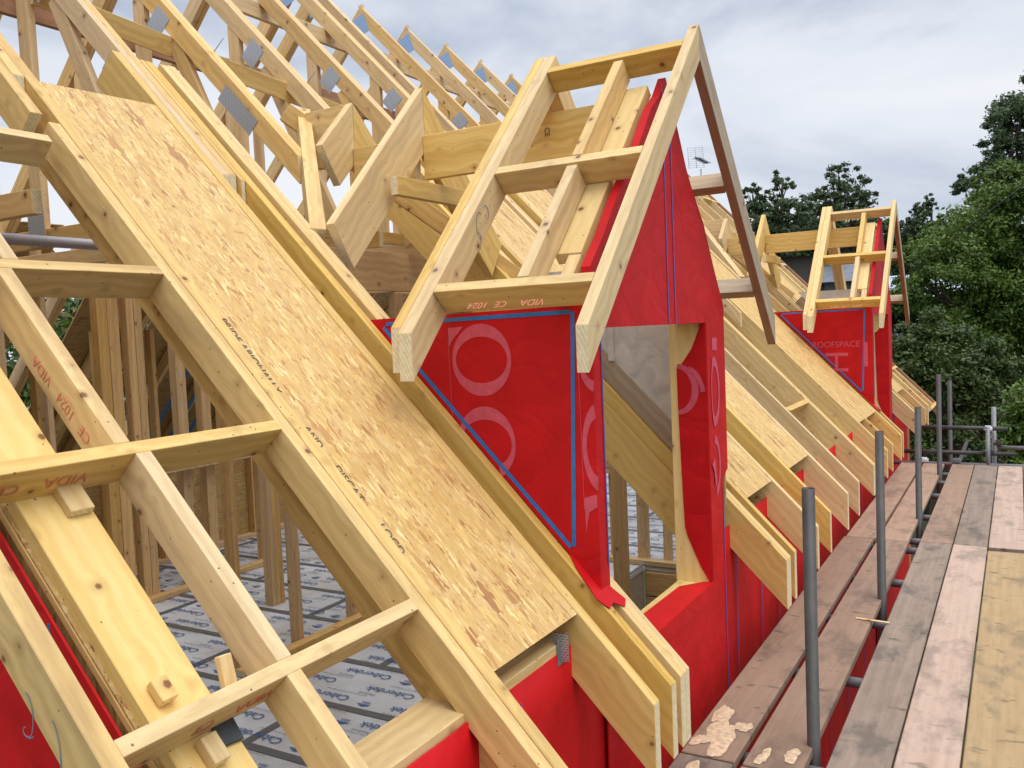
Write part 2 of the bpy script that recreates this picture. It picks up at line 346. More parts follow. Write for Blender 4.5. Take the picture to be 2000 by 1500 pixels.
# upper floor deck with a stair opening, tape lines and print
FZ = -2.2
deck = empty('floor_deck', (-4.4, 6, FZ), 'pale coated floor deck with grey tape grid and blue print', 'floor'); deck['kind'] = 'structure'
def slab(x0, x1, y0, y1):
    return [(x0, y0), (x1, y0), (x1, y1), (x0, y1)]
vs, fc = [], []
for q in (slab(-8.55, -1.33, 1.15, 5.2), slab(-8.55, -2.95, 5.2, 7.35), slab(-1.45, -1.33, 5.2, 7.35), slab(-8.55, -1.33, 7.35, 13.0)):
    b = len(vs); vs += [(x + 4.4, y - 6, z) for z in (-.03, 0) for x, y in q]
    fc += [(b, b + 3, b + 2, b + 1), (b + 4, b + 5, b + 6, b + 7)] + [(b + i, b + (i + 1) % 4, b + 4 + (i + 1) % 4, b + 4 + i) for i in range(4)]
me = bpy.data.meshes.new('floor_panels'); me.from_pydata(vs, [], fc)
link('floor_panels', me, 'deck', deck, Matrix.Translation((-4.4, 6, FZ)))
vs, fc = [], []
def strip(x0, x1, y0, y1, z=FZ + .004):
    b = len(vs); vs.extend([(x0, y0, z), (x1, y0, z), (x1, y1, z), (x0, y1, z)]); fc.append((b, b + 1, b + 2, b + 3))
ylines = [3.83 + .595 * k for k in range(-4, 15)]
for i, y in enumerate(ylines):
    if 5.2 < y < 7.35: strip(-8.5, -2.97, y - .03, y + .03)
    else: strip(-8.5, -1.35, y - .03, y + .03)
    for x in ((-3.68, -6.08, -8.4) if i % 2 else (-4.88, -2.48, -7.28)):
        if x > -2.97 and 5.15 < y < 7.3: continue
        strip(x - .03, x + .03, y + .031, min(y + .564, 12.9))
me = bpy.data.meshes.new('seam_tape'); me.from_pydata(vs, [], fc); link('seam_tape', me, 'tapegrey', deck)
# rows of print, joined to one mesh per colour
def many_text(name, items, mat, parent):
    vs, fc = [], []
    for me_, pos, sx in items:
        b = len(vs); vs += [(pos[0] - v.co.x * sx, pos[1] - v.co.y * sx, pos[2] + v.co.z) for v in me_.vertices]; fc += [tuple(b + i for i in p.vertices) for p in me_.polygons]
    me = bpy.data.meshes.new(name); me.from_pydata(vs, [], fc); return link(name, me, mat, parent)
tC = txt_mesh('Caberdek', .092, .0002); tN = txt_mesh('Norbord', .034, .0002); tB = txt_mesh('BBA', .036, .0002); tS = txt_mesh('for further information see the installation guide', .016, .0002)
big, sm = [], []
for y in ylines:
    for r_, yo in enumerate((.11, .29, .47)):
        for k_ in range(11):
            x = -1.75 - k_ * .64 - (.3 if r_ == 1 else 0) - random.uniform(0, .05)
            if x < -8 or (x > -3.35 and 5.0 < y + yo < 7.5): continue
            z = FZ + .006
            big.append((tC, (x, y + yo, z), 1)); sm.append((tN, (x - .12, y + yo - .075, z), 1)); sm.append((tS, (x + .1, y + yo + .075, z), 1)); (big.append((tB, (x + .32, y + yo, z), 1)) if (r_ + k_) % 2 else None)
many_text('printed_lettering', big, 'textblue', deck); many_text('small_lettering', sm, 'textgrey', deck)
vs, fc = [], []
for me_, pos, _ in big:
    if me_ is tB:
        b = len(vs); x, y, z = pos; vs += [(x + .055, y - .024, z), (x - .055, y - .024, z), (x, y - .052, z)]; fc.append((b, b + 1, b + 2))
me = bpy.data.meshes.new('printed_emblem'); me.from_pydata(vs, [], fc); link('printed_emblem', me, 'textblue', deck)
# stairwell pit lined in blockwork
pit = empty('stairwell', (-2.2, 6.3, FZ), 'dark stairwell opening lined with brown blockwork below the window', 'stairwell')
prism('block_wall', [(-2.95, 7.34, FZ - .03), (-1.45, 7.34, FZ - .03), (-1.45, 7.34, GZ), (-2.95, 7.34, GZ)], (0, .1, 0), 'block', pit)
prism('block_wall', [(-2.96, 5.2, FZ - .03), (-2.96, 7.33, FZ - .03), (-2.96, 7.33, GZ), (-2.96, 5.2, GZ)], (-.1, 0, 0), 'block', pit)
for i in range(5):
    beam('lining_board', (-2.94, 7.335, FZ - .05 - i * .23), (-1.47, 7.335, FZ - .05 - i * .23), -Y1, .012, -Z1, .215, 'dark', pit)
tube('lining_edge', (-2.94, 5.25, FZ + .03), (-2.94, 7.3, FZ + .03), .012, 'galv', pit)

# ================================================================ EAVES WALL
WX = -1.285
wall = empty('eaves_wall', (WX, 6, GZ), 'long outer wall wrapped in red breather membrane below the rafter feet', 'wall')
# sheet of membrane, subdivided for creases
def sheet(name, x, y0, y1, z0f, z1, parent, mat='red', amp=.004, ny=200, nz=24, t=.006):
    vs, fc = [], []
    for i in range(ny + 1):
        y = y0 + (y1 - y0) * i / ny; zt = z1(y) if callable(z1) else z1
        d = amp * math.sin(y * 7.1) + amp * .7 * math.sin(y * 19.3 + 1)
        for j in range(nz + 1):
            z = z0f + (zt - z0f) * j / nz; vs.append((x + d * math.sin(j * .35 + y * 2), y, z))
    for i in range(ny):
        for j in range(nz): a = i * (nz + 1) + j; fc.append((a, a + nz + 1, a + nz + 2, a + 1))
    me = bpy.data.meshes.new(name); me.from_pydata(vs, [], fc)
    for p in me.polygons: p.use_smooth = True
    o = link(name, me, mat, parent); md = o.modifiers.new('solid', 'SOLIDIFY'); md.thickness = t; md.offset = -1; return o
ZT = zroof(WX) - .175 / math.cos(TH) + .03
op_ = lambda y: 2.79 < y < 4.08 or 9.49 < y < 10.78
sheet('membrane', WX, 1.12, 13.0, GZ, lambda y: -1.30 if op_(y) else -1.05, wall, ny=400)
prism('wall_panel', [(WX - .02, 1.13, GZ), (WX - .02, 12.98, GZ), (WX - .02, 12.98, -1.06), (WX - .02, 10.78, -1.06), (WX - .02, 10.78, -1.31), (WX - .02, 9.49, -1.31), (WX - .02, 9.49, -1.06), (WX - .02, 4.08, -1.06), (WX - .02, 4.08, -1.31), (WX - .02, 2.79, -1.31), (WX - .02, 2.79, -1.06), (WX - .02, 1.13, -1.06)], (-.1, 0, 0), 'osb_in', wall)
for a_, b_, z_, m_ in ((1.15, 2.79, -1.03, 'rafter'), (4.3, 9.49, -1.12, 'dark'), (11.0, 12.9, -1.12, 'dark')): beam('wall_plate', (-1.407 if z_ < -1.1 else -1.30, a_, z_), (-1.407 if z_ < -1.1 else -1.30, b_, z_), -X1, .12 if z_ < -1.1 else .16, -Z1, .045, m_, wall)
for y in (2.16, 3.15, 4.43, 4.93, 5.33, 6.3, 6.9, 7.7, 8.6):
    beam('membrane_line', (WX + .012, y, -1.2 if 2.8 < y < 4.1 else -1.1), (WX + .012, y, GZ + .5), Y1, .006, X1, .002, 'blueline', wall, bev=0, endmat='blueline')
beam('marker_strip', (WX + .013, 2.16, -1.22), (WX + .013, 2.16, -1.42), Y1, .012, X1, .002, 'blue', wall, bev=0, endmat='blue')

# ================================================================ GABLE WALL AND LADDER (near)
def slope_poly(y, x0, x1, off, zb):
    a = off / math.cos(TH)
    return [(x0, y, zb), (x0, y, zroof(x0) + a), (x1, y, zroof(x1) + a), (x1, y, zb)]
gab = empty('gable_wall', (-4.9, 1.15, GZ), 'near gable wall in dark red membrane under a yellow sloping plank', 'wall')
def gable_poly(y, off):
    a = off / math.cos(TH); xr = XR; xl = 2 * XR - WX
    return [(WX + .01, y, GZ), (WX + .01, y, zroof(WX) + a), (xr, y, zroof(xr) + a), (xl, y, zroof(WX) + a), (xl, y, GZ)]
prism('membrane', gable_poly(1.105, -.178), (0, .006, 0), 'red', gab)
prism('wall_panel', gable_poly(1.125, -.152), (0, .16, 0), 'osb_in', gab)
beam('top_plank', RP(-5.4, 1.135, -.11), RP(.02, 1.135, -.11), Y1, .16, -NR, .04, 'yellow', gab, n1=X1)
beam('top_plank', RP(-5.4, 1.123, -.151), RP(.0, 1.123, -.151), Y1, .185, -NR, .02, 'dark', gab)
beam('marker_strip', (-1.846, 1.1035, -.60), (-1.842, 1.1035, -.74), X1, .007, Y1, .002, 'blue', gab, bev=0, endmat='blue')

lad = empty('gable_ladder', RP(-1, 1.4), 'roof ladder of rungs and short rafters overhanging the near gable wall', 'roof ladder')
# barge rafter, inner double, rungs
beam('barge_rafter', RP(-3.0, .938), RP(S_T, .938), Y1, .044, -NR, .11, 'grey', lad, n1=X1)
rafter(1.902, .044, .11, -2.62, S_T, 'grey', lad, 'inner_rafter')
beam('inner_rafter', RP(-5.5, 1.858), RP(-2.66, 1.858), Y1, .044, -NR, .12, 'grey', lad)
rungs = []
for zt in (1.19, .72, .24, -.255, -.745, -1.20):
    s_ = None
    x = -1 - (zt + 1.205) / math.tan(TH); s_ = x * math.cos(TH) - zt * math.sin(TH); rungs.append(s_)
stamps = {3: 'VIDA', 4: 'VIDA'}
for i, s_ in enumerate(rungs):
    g_ = beam('rung', RP(s_ - .02, .982), RP(s_ - .02, 1.902 if i > 1 else 1.857), U, .038, -NR, .11, 'wood' if i != 2 else 'grey', lad, bev=.0015)
    if i in (3, 4): (text('stamp', 'VIDA', .05, RP(s_ + .0195, 1.24 if i == 3 else 1.34, -.06), -Y1, -NR, 'redprint', g_), text('stamp', 'CE', .045, RP(s_ + .0195, 1.10 if i == 3 else 1.2, -.06), -Y1, -NR, 'redprint', g_))
for i in range(len(rungs) - 1):
    yy = 1.362 if i == 2 else 1.40
    sp_ = beam('spacer', RP(rungs[i] + .018, yy), RP(rungs[i + 1] - .02, yy), Y1, .044, -NR, .11, 'grey' if i != 4 else 'wood', lad, bev=.0015)
    if i == 2: (text('stamp', 'VIDA', .042, RP(-1.50, yy - .001, -.07), -U, -NR, 'redprint', sp_), text('stamp', '1024', .042, RP(-1.37, yy - .001, -.07), -U, -NR, 'redprint', sp_), text('stamp', 'CE', .042, RP(-1.27, yy - .001, -.07), -U, -NR, 'redprint', sp_))
beam('spacer', RP(-3.9, 1.38), RP(rungs[0] - .02, 1.38), Y1, .044, -NR, .11, 'grey', lad)
tag(beam('timber_packer', RP(-1.15, 1.225, -.085), RP(-1.06, 1.225, -.085), Y1, .062, -NR, .024, 'wood'), 'small pale timber offcut on the plank under the middle rung', 'offcut', 'wooden packers lying on the gable plank')
tag(beam('timber_packer', RP(-.60, 1.165, -.08), RP(-.545, 1.165, -.08), Y1, .04, -NR, .024, 'wood'), 'small pale offcut poking above the lowest full rung', 'offcut', 'wooden packers lying on the gable plank')
tag(beam('timber_packer', RP(-.44, 1.19, -.078), RP(-.375, 1.19, -.078), Y1, .042, -NR, .03, 'wood'), 'small square offcut under the lowest full rung beside a dark metal scrap', 'offcut', 'wooden packers lying on the gable plank')
tag(beam('metal_scrap', RP(-.475, 1.245, -.10), RP(-.405, 1.238, -.10), Y1, .06, -NR, .004, 'steelblade', endmat='steelblade'), 'dark bent metal scrap lying on the plank under the lowest rung', 'metal scrap')
tag(beam('timber_wedge', RP(-.58, 1.325, -.06), RP(-.50, 1.32, -.10), Y1, .035, -NR, .02, 'wood'), 'grey split wedge leaning on the plank edge behind the lowest rung', 'offcut')

# ================================================================ TRUSSES
def mirror(p): return V((2 * XR - p[0], p[1], p[2]))
def plate(parent, x, y, z, w, h, ang, mat='plate', name='nail_plate'):
    ca, sa = math.cos(ang), math.sin(ang)
    ax = V((ca, 0, sa)); az_ = V((-sa, 0, ca)); p = V((x, y, z))
    q = [p + ax * (sx * w / 2) + az_ * (sz * h / 2) for sx, sz in ((-1, -1), (1, -1), (1, 1), (-1, 1))]
    return prism(name, q, (0, -.002, 0), mat, parent)
def truss(y, w, label, s_end=-2.75, plies=2, front=True, rear_s=S_T, tail=False, group='roof trusses in a row'):
    t = empty('roof_truss', (XR, y, ZR), label, 'roof truss', group)
    pw = w / plies
    for i in range(plies):
        yy = y + i * pw + (.001 if i else 0); ww = pw - .0015; dy_ = .004 * ((i * 7) % 3)
        chn0 = X1
        beam('top_chord', RP(S_RIDGE, yy), RP(s_end - (.01 * i), yy), Y1, ww, -NR, .097, 'truss', t, n0=X1, n1=X1)
        a, b = mirror(RP(S_RIDGE, yy)), mirror(RP(rear_s, yy))
        beam('rear_chord', a + V((0, .0006, 0)), b + V((0, .0006, 0)), Y1, ww, (math.sin(TH), 0, -math.cos(TH)), .12, 'truss', t, n0=X1, n1=X1)
    yy = y + .002; ww = min(w - .004, .038)
    # webs
    wc = [0]
    def web(p, q, wd=.085, nm='web', off=0):
        wc[0] += 1; off = .0017 * wc[0]
        return beam(nm, (p[0], yy + off, p[1]), (q[0], yy + off, q[1]), Y1, ww, V((-(q[1] - p[1]), 0, q[0] - p[0])), wd, 'truss', t)
    web((-4.18, 1.93), (-4.18, .50), -.0 + .09)
    web((-5.63, .50), (-5.63, 1.93), .09)
    web((-3.93, 1.62), (-3.42, .56), .08, off=.0)
    beam('ceiling_tie', (-6.75, yy + .0125, .585), (-3.1, yy + .0125, .585), Y1, ww, -Z1, .09, 'truss', t)
    plate(t, -3.975, y - .001, 1.72, .125, .135, -.85)
    plate(t, -3.42, y - .001, 1.17, .30, .09, -TH)
    plate(t, -4.14, y - .001, .60, .13, .16, 0)
    plate(t, XR, y - .001, 2.70, .13, .17, .35, 'plateblue')
    plate(t, -5.93, y - .001, 1.72, .125, .135, .85)
    plate(t, -5.6, y - .001, .60, .2, .1, 0)
    return t
ords = 'first second third fourth fifth sixth seventh eighth ninth tenth eleventh twelfth thirteenth fourteenth fifteenth'.split()
ty = [(1.905, .09, S_T, 2), (2.577, .083, -2.47, 2), (3.236, .082, -2.75, 2), (3.906, .082, -2.75, 2), (4.592, .082, -1.6, 2), (5.264, .088, -1.6, 2), (5.56, .07, -1.6, 2)] + [(6.16 + .655 * i, .042, -1.6, 1) for i in range(10)]
for i, (y, w, se, pl) in enumerate(ty):
    if i == 0:
        lab = 'double truss beside the near gable ladder, framing the left edge of the strand board'
        se = -2.9
    else: lab = f'{ords[i - 1]} roof truss behind the strand board bay, counting away from the near gable' if i <= 15 else 'last roof truss at the far gable end'
    truss(y, w, lab, se, pl)
# main lower double beside the ladder
d0 = tag(rafter(1.950, .048, .205, -3.1, S_T, 'grey'), 'deep grey-brown rafter between the gable ladder and the strand board', 'rafter')
beam('heel_block', RP(-1.0, 1.952, -.206), RP(-.14, 1.952, -.206), Y1, .04, -NR, .02, 'dark', d0, n1=Z1)

# ================================================================ BRACES, BEAMS
tag(beam('longitudinal_brace', (-4.26, -.1, 1.75), (-4.26, 6.0, 1.75), X1, .035, -Z1, .12, 'brown', None), 'brown horizontal brace running behind the truss webs at upper left', 'brace')
tag(beam('ridge_brace', (-4.62, 3.2, 2.36), (-4.62, 12.2, 2.36), X1, .035, -Z1, .11, 'truss', None), 'brace running lengthwise just under the truss peaks', 'brace')
p0, p1 = V((-3.97, 2.76, 1.72)), V((-3.62, 4.02, 1.37))
tag(beam('diagonal_brace', (-4.03, 2.60, 1.74), (-3.60, 4.35, 1.42), V((-.3, -.1, -.8)), .10, -NR, .035, 'wood', None), 'pale diagonal brace board nailed under the truss chords above the dormer', 'brace')
tag(beam('diagonal_brace', (-5.2, 6.0, 2.0), (-3.9, 9.2, 1.55), Z1, .09, -X1, .03, 'truss', None), 'diagonal brace among the far trusses, behind the near dormer ladder', 'brace')
tag(beam('header_beam', (-3.12, 2.9, .47), (-3.12, 4.42, .47), -X1, .045, -Z1, .22, 'dark', None), 'dark header beam across the opening behind the near dormer', 'beam')
tag(beam('header_beam', (-3.12, 2.9 + 6.7, .47), (-3.12, 4.42 + 6.7, .47), -X1, .045, -Z1, .22, 'dark', None), 'dark header beam across the opening behind the far dormer', 'beam')
tag(beam('ceiling_batten', (-3.3, 2.9, .62), (-3.3, 4.42, .62), -X1, .04, -Z1, .07, 'wood', None), 'pale batten above the dark header beam behind the near dormer', 'batten')
tag(tube('scaffold_tube', (-3.6, 1.55, .461), (-3.6, 9.0, .461), .0242, 'beam'), 'lilac grey steel tube lying under the ceiling ties at far left', 'scaffold tube')
tag(beam('purlin', (-6.9, 1.5, .74), (-6.9, 12.5, .74), X1, .045, -Z1, .2, 'dark'), 'dark timber purlin on the rear slope behind the ceiling ties', 'purlin')
# ================================================================ OSB + RAFTERS between gable and dormer
ob = tag(prism('strand_board', [RP(-.20, 2.000, -.005), RP(-2.895, 2.000, -.005), RP(-2.925, 2.529, -.005), RP(-.20, 2.529, -.005)], -NR * .011, 'osb'), 'large wide strand board panel between near rafters', 'board', 'strand board panels between rafters')
def osb_text(s, s_, y, size, sx=1): text('edge_print', s, size, RP(s_, y, -.0035), U, Y1, 'blackprint', ob, sx)
osb_text('PRIDE ABIONALLY', -1.45, 2.003, .036, 1.15); osb_text('AND', -1.09, 2.003, .036, 1.15); osb_text('DISCAT', -.90, 2.003, .036, 1.15); osb_text('LOCD', -.68, 2.003, .036, 1.15)
for s_ in (-2.4, -1.55, -.75): tag(beam('hidden_noggin', RP(s_, 2.0, -.018), RP(s_, 2.53, -.018), U, .04, -NR, .15, 'dark'), 'noggin under the wide strand board, %s of three' % {-2.4: 'uppermost', -1.55: 'middle', -.75: 'lowest'}[s_], 'noggin', 'noggins under the wide strand board')
hb = tag(beam('blocking', (-1.33, 2.0, -1.02), (-1.33, 2.52, -1.02), X1, .04, -Z1, .10, 'wood'), 'blocking piece with punched metal hangers under the lower end of the wide strand board', 'blocking')
plate(hb, -1.285, 2.45, -1.03, .06, .09, 0, 'plate', 'hanger')
prism('hanger', [(-1.288, 2.43, -1.0), (-1.288, 2.51, -1.0), (-1.288, 2.51, -1.09), (-1.288, 2.43, -1.09)], (.002, 0, 0), 'galv', hb)
tag(rafter(2.530, .045, .175, -3.31, S_T), 'rafter along the right edge of the wide strand board', 'rafter')
tag(rafter(2.690, .045, .175, -3.3, S_T), 'rafter beside the near dormer cheek, second from the wide strand board', 'rafter')
t3 = empty('double_rafter', RP(-1, 2.78), 'double trimmer rafter under the near dormer cheek', 'rafter')
rafter(2.780, .044, .175, -3.31, S_T, parent=t3, name='ply'); rafter(2.8255, .044, .175, -3.32, S_T, parent=t3, name='ply')
tag(beam('packer_strip', RP(-3.3, 2.665, 0), RP(-2.45, 2.665, 0), Y1, .022, -NR, .12, 'truss', n1=X1), 'packing strip between the strand board rafter and its neighbour', 'packer')
tag(beam('packer_block', RP(-.34, 2.737, -.004), RP(-.26, 2.737, -.004), Y1, .04, -NR, .1, 'wood'), 'small block between rafters at the foot of the near dormer corner', 'packer')
# far rafters
FR = [(4.362, 1, 'left ply of the triple group at the right corner of the near dormer'), (4.4085, 1, 'middle ply of the triple group at the right corner of the near dormer'), (4.540, 1, 'outer single of the triple group at the right corner of the near dormer'),
      (5.135, 0, 'rafter at the right edge of the first small strand board past the near dormer'), (5.53, 0, 'rafter at the left edge of the second strand board past the near dormer'), (6.165, 0, 'rafter at the right edge of the second strand board past the near dormer'),
      (6.635, 0, 'rafter left of the short noggin between the two dormers'), (7.40, 0, 'left ply of the double rafter right of the short noggin'), (7.446, 0, 'right ply of the double rafter right of the short noggin'),
      (8.245, 0, 'rafter at the left edge of the board before the far dormer'), (8.62, 0, 'rafter in the middle of the boards before the far dormer'), (9.30, 0, 'rafter beside the far dormer cheek'), (9.48, 0, 'trimmer under the far dormer cheek'),
      (11.06, 1, 'first rafter past the far dormer'), (11.11, 1, 'second rafter past the far dormer'), (11.24, 1, 'third rafter past the far dormer'), (11.9, 0, 'fourth rafter past the far dormer'), (12.3, 0, 'fifth rafter past the far dormer'), (12.35, 0, 'inner rafter of the far gable ladder')]
for y, u_, lb in FR:
    tag(rafter(y, .044, .175, -3.3 if not u_ else -3.2, S_T, 'rafter'), lb, 'rafter', 'rafters of the eaves slope')
for (y0, y1, s0, s1, lb) in ((4.587, 5.133, -3.0, -.19, 'first small strand board past the near dormer'), (5.577, 6.163, -3.0, -.19, 'second strand board past the near dormer'), (8.291, 8.618, -3.0, -.165, 'narrow strand board before the far dormer'), (8.667, 9.298, -3.0, -.16, 'strand board beside the far dormer cheek'), (11.29, 11.88, -3, -.19, 'strand board past the far dormer')):
    tag(prism('strand_board', [RP(s1, y0, -.004), RP(s0, y0, -.004), RP(s0, y1, -.004), RP(s1, y1, -.004)], -NR * .011, 'osb'), lb, 'board', 'strand board panels between rafters')
tag(beam('noggin', RP(-.57, 6.68), RP(-.57, 7.398), U, .04, -NR, .10, 'rafter'), 'short pale noggin between rafters between the two dormers', 'noggin')
tag(beam('noggin', RP(-2.2, 6.68), RP(-2.2, 7.398), U, .04, -NR, .10, 'rafter'), 'upper noggin between rafters between the two dormers', 'noggin')
# far gable ladder
fl_ = empty('gable_ladder', RP(-1, 12.8), 'small roof ladder overhanging the far gable end', 'roof ladder')
beam('barge_rafter', RP(-5.3, 13.1), RP(.24, 13.1), Y1, .044, -NR, .11, 'brown', fl_, n1=X1)
beam('spacer', RP(-5.3, 12.75), RP(.2, 12.75), Y1, .044, -NR, .1, 'wood', fl_)
for s_ in (.2, -.5, -1.2, -1.9, -2.6, -3.3, -4.0): beam('rung', RP(s_, 12.395), RP(s_, 13.1), U, .038, -NR, .11, 'wood', fl_)
fg = empty('gable_wall', (-4.9, 12.6, GZ), 'far gable wall mostly hidden behind the trusses', 'wall')
prism('wall_panel', gable_poly(12.6, -.2)[:2] + [(-2.6, 12.6, zroof(-2.6) - .29), (-2.6, 12.6, GZ)], (0, .15, 0), 'osb_in', fg)

# ================================================================ DORMERS
RYC, RZC, SLD = 3.56, 1.205, 1.203 / 1.17
AD = math.atan(SLD); ND = V((0, -math.sin(AD), math.cos(AD))); NDp = V((0, math.sin(AD), math.cos(AD)))
def dz(y): return .007 + (y - 2.39) * SLD
def ring(name, c, ax, az_, nrm, a, b, ia, ib, parent, t0=0, t1=360, mat='pink', n=48, icx=0, icz=0):
    c, ax, az_ = V(c), V(ax), V(az_); vs, fc = [], []
    for i in range(n + 1):
        t = math.radians(t0 + (t1 - t0) * i / n)
        vs.append(c + ax * a * math.cos(t) + az_ * b * math.sin(t)); vs.append(c + ax * (icx + ia * math.cos(t)) + az_ * (icz + ib * math.sin(t)))
    for i in range(n): fc.append((2 * i, 2 * i + 1, 2 * i + 3, 2 * i + 2))
    me = bpy.data.meshes.new(name); me.from_pydata([tuple(v) for v in vs], [], fc); o = link(name, me, mat, parent)
    md = o.modifiers.new('solid', 'SOLIDIFY'); md.thickness = .0006; return o
def quad(name, pts, mat, parent, nrm=(0, -.0008, 0)): return prism(name, pts, nrm, mat, parent)
def under(o):  # undersides coloured brown: stain plus light reflected off the red membrane, painted in
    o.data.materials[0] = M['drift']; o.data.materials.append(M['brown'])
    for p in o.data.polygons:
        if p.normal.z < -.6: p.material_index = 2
def dormer(dy, near=True):
    Y = lambda p: (p[0], p[1] + dy, p[2])
    who = 'near' if near else 'far'
    d = empty('dormer', Y((WX, 3.5, -1.2)), f'{who} dormer walls wrapped in red membrane with a tall window opening', 'dormer', None)
    fx = -1.265
    # cheek
    ck = prism('cheek_wall', [Y(p) for p in ((-2.235, 2.738, .062), (fx + .002, 2.738, .068), (fx + .002, 2.738, zroof(fx) + .0), (-2.235, 2.738, zroof(-2.235) + .0))][0:1] + [Y((fx, 2.738, .075)), Y((fx, 2.738, zroof(fx) + .003))], (0, .02, 0), 'red', d)
    prism('cheek_frame', [Y((-2.1, 2.76, -.0)), Y((fx - .02, 2.76, .0)), Y((fx - .02, 2.76, zroof(fx) + .05))], (0, .06, 0), 'wood', d)
    def line(p, q, w=.0145, mat='blue', nm='tape'):
        p, q = V(Y(p)), V(Y(q)); return beam(nm, p, q, V((-(q - p).z, 0, (q - p).x)), w, -Y1, .0015, mat, ck, bev=0, endmat=mat)
    k_ = .03
    line((-2.15, 2.7375, .034), (-1.343, 2.7375, .045)); line((-1.343, 2.7375, .052), (-1.372, 2.7375, zroof(-1.372) + .045)); line((-1.372, 2.7375, zroof(-1.372) + .047), (-2.16, 2.7375, zroof(-2.16) + .042))
    yy = 2.7372
    if near:
        ring('printed_letter', Y((-1.7175, yy, -.108)), X1, Z1, Y1, .128, .134, .112, .086, ck)
        ring('printed_letter', Y((-1.712, yy, -.42)), X1, Z1, Y1, .126, .139, .110, .090, ck, -62, 158)
        quad('printed_letter', [Y(p) for p in ((-1.862, yy, .015), (-1.79, yy, .018), (-1.84, yy, -.03), (-1.860, yy, -.06))], 'pink', ck)
        quad('printed_line', [Y(p) for p in ((-1.862, yy, .015), (-1.860, yy, .015), (-1.856, yy, -.33), (-1.858, yy, -.33))], 'pink', ck)
        quad('printed_line', [Y(p) for p in ((-1.323, yy, .0), (-1.321, yy, .0), (-1.317, yy, -.64), (-1.319, yy, -.64))], 'pink', ck)
        ring('printed_letter', Y((-1.25, yy, -.13)), X1, Z1, Y1, .067, .10, .052, .062, ck, 118, 255)
        ring('printed_letter', Y((-1.25, yy, -.42)), X1, Z1, Y1, .067, .155, .05, .105, ck, 105, 258)
        quad('printed_letter', [Y(p) for p in ((-1.318, yy, -.60), (-1.268, yy, -.585), (-1.268, yy, -.63), (-1.30, yy, -.65), (-1.314, yy, -.72))], 'pink', ck)
    else:
        text('lettering', 'ROOFSPACE', .085, Y((-1.62, yy - .001, -.30)), X1, Z1, 'pink', ck)
        text('lettering', 'H', .33, Y((-1.60, yy - .001, -.48)), Z1, -X1, 'pink', ck)
        text('lettering', 'I', .36, Y((-1.33, yy - .001, -.42)), X1, Z1, 'pink', ck)
    # red flap hanging over the rafter feet
    prism('flap', [V(Y(RP(a, b, .004))) for a, b in ((-.40, 2.742), (-.22, 2.80), (-.145, 2.83), (-.125, 2.79), (-.16, 2.745), (-.15, 2.70), (-.20, 2.672), (-.27, 2.69), (-.33, 2.705))], NR * .003, 'red', d)
    # front wall pieces (frame behind, membrane in front)
    y0, y1, z0, z1 = 2.742, 4.298, -1.262, -.008; oy0, oy1 = 2.815, 4.012
    def fp(name, pts, t, mat, x=fx): return prism(name, [Y((x, a, b)) for a, b in pts], (t, 0, 0), mat, d)
    rl = lambda y: dz(y) - .165
    gable = [(y0, z1), (y1, z1), (4.30, .07), (4.16, .25), (4.02, .45), (3.86, .60), (3.79, .68), (3.70, .82), (3.60, .96), (3.56, 1.02), (3.48, .93), (3.38, rl(3.38)), (3.2, rl(3.2) - .02), (3.0, rl(3.0)), (2.86, rl(2.86) - .01), (y0, rl(y0))]
    fp('gable_membrane', gable, -.034, 'red')
    def fold(nm, pts, t=.004): return fp(nm, pts, t, 'red', fx)
    fp('gable_panel', [(y0 + .03, z1 + .02), (y1 - .05, z1 + .02), (4.20, .08), (3.75, .62), (3.54, .90), (3.42, .84), (2.88, .28), (2.80, .17)], -.095, 'osb', fx - .036)
    fp('side_membrane', [(y0, z1), (oy0, z1), (oy0, -1.0), (y0, -.93)], -.006, 'red')
    fp('side_frame', [(y0 + .02, z1), (oy0 - .003, z1), (oy0 - .003, -1.0), (y0 + .02, -.93)], -.15, 'wood', fx - .008)
    fp('side_membrane', [(oy1, z1), (y1, z1), (y1, -.74), (4.215, -.78), (4.215, -1.3), (oy1, -1.3)], -.006, 'red')
    fp('side_frame', [(oy1 + .004, z1), (y1 - .01, z1), (y1 - .01, -.74), (4.21, -.79), (4.21, -1.3), (oy1 + .004, -1.3)], -.17, 'wood', fx - .008)
    fp('sill_membrane', [(oy0 - .06, z0), (oy1 + .0, z0), (oy1 + .0, GZ), (oy0 - .06, GZ)], -.006, 'red')
    fp('apron_membrane', [(oy1 + .0015, -1.3), (4.215, -1.3), (4.215, GZ), (oy1 + .0015, GZ)], -.006, 'red')
    # reveal on the far jamb: plywood lining with the membrane turned in
    beam('jamb_lining', Y((fx - .18, oy1 - .002, z1)), Y((fx - .18, oy1 - .002, z0)), X1, .172, -Y1, .012, 'yellow', d)
    rv = lambda pts, nm='turned_in_membrane': prism(nm, [Y((x, oy1 - .0155, z)) for x, z in pts], (0, -.003, 0), 'red', d)
    r1 = rv([(fx + .001, z1 + .02), (-1.285, z1), (-1.30, -.05), (-1.335, -.13), (-1.385, -.20), (-1.41, -.215), (-1.408, -.40), (-1.398, -.80), (-1.392, -.98), (-1.38, -1.03), (-1.32, -1.17), (-1.275, -1.245), (fx + .001, z0 + .005)])
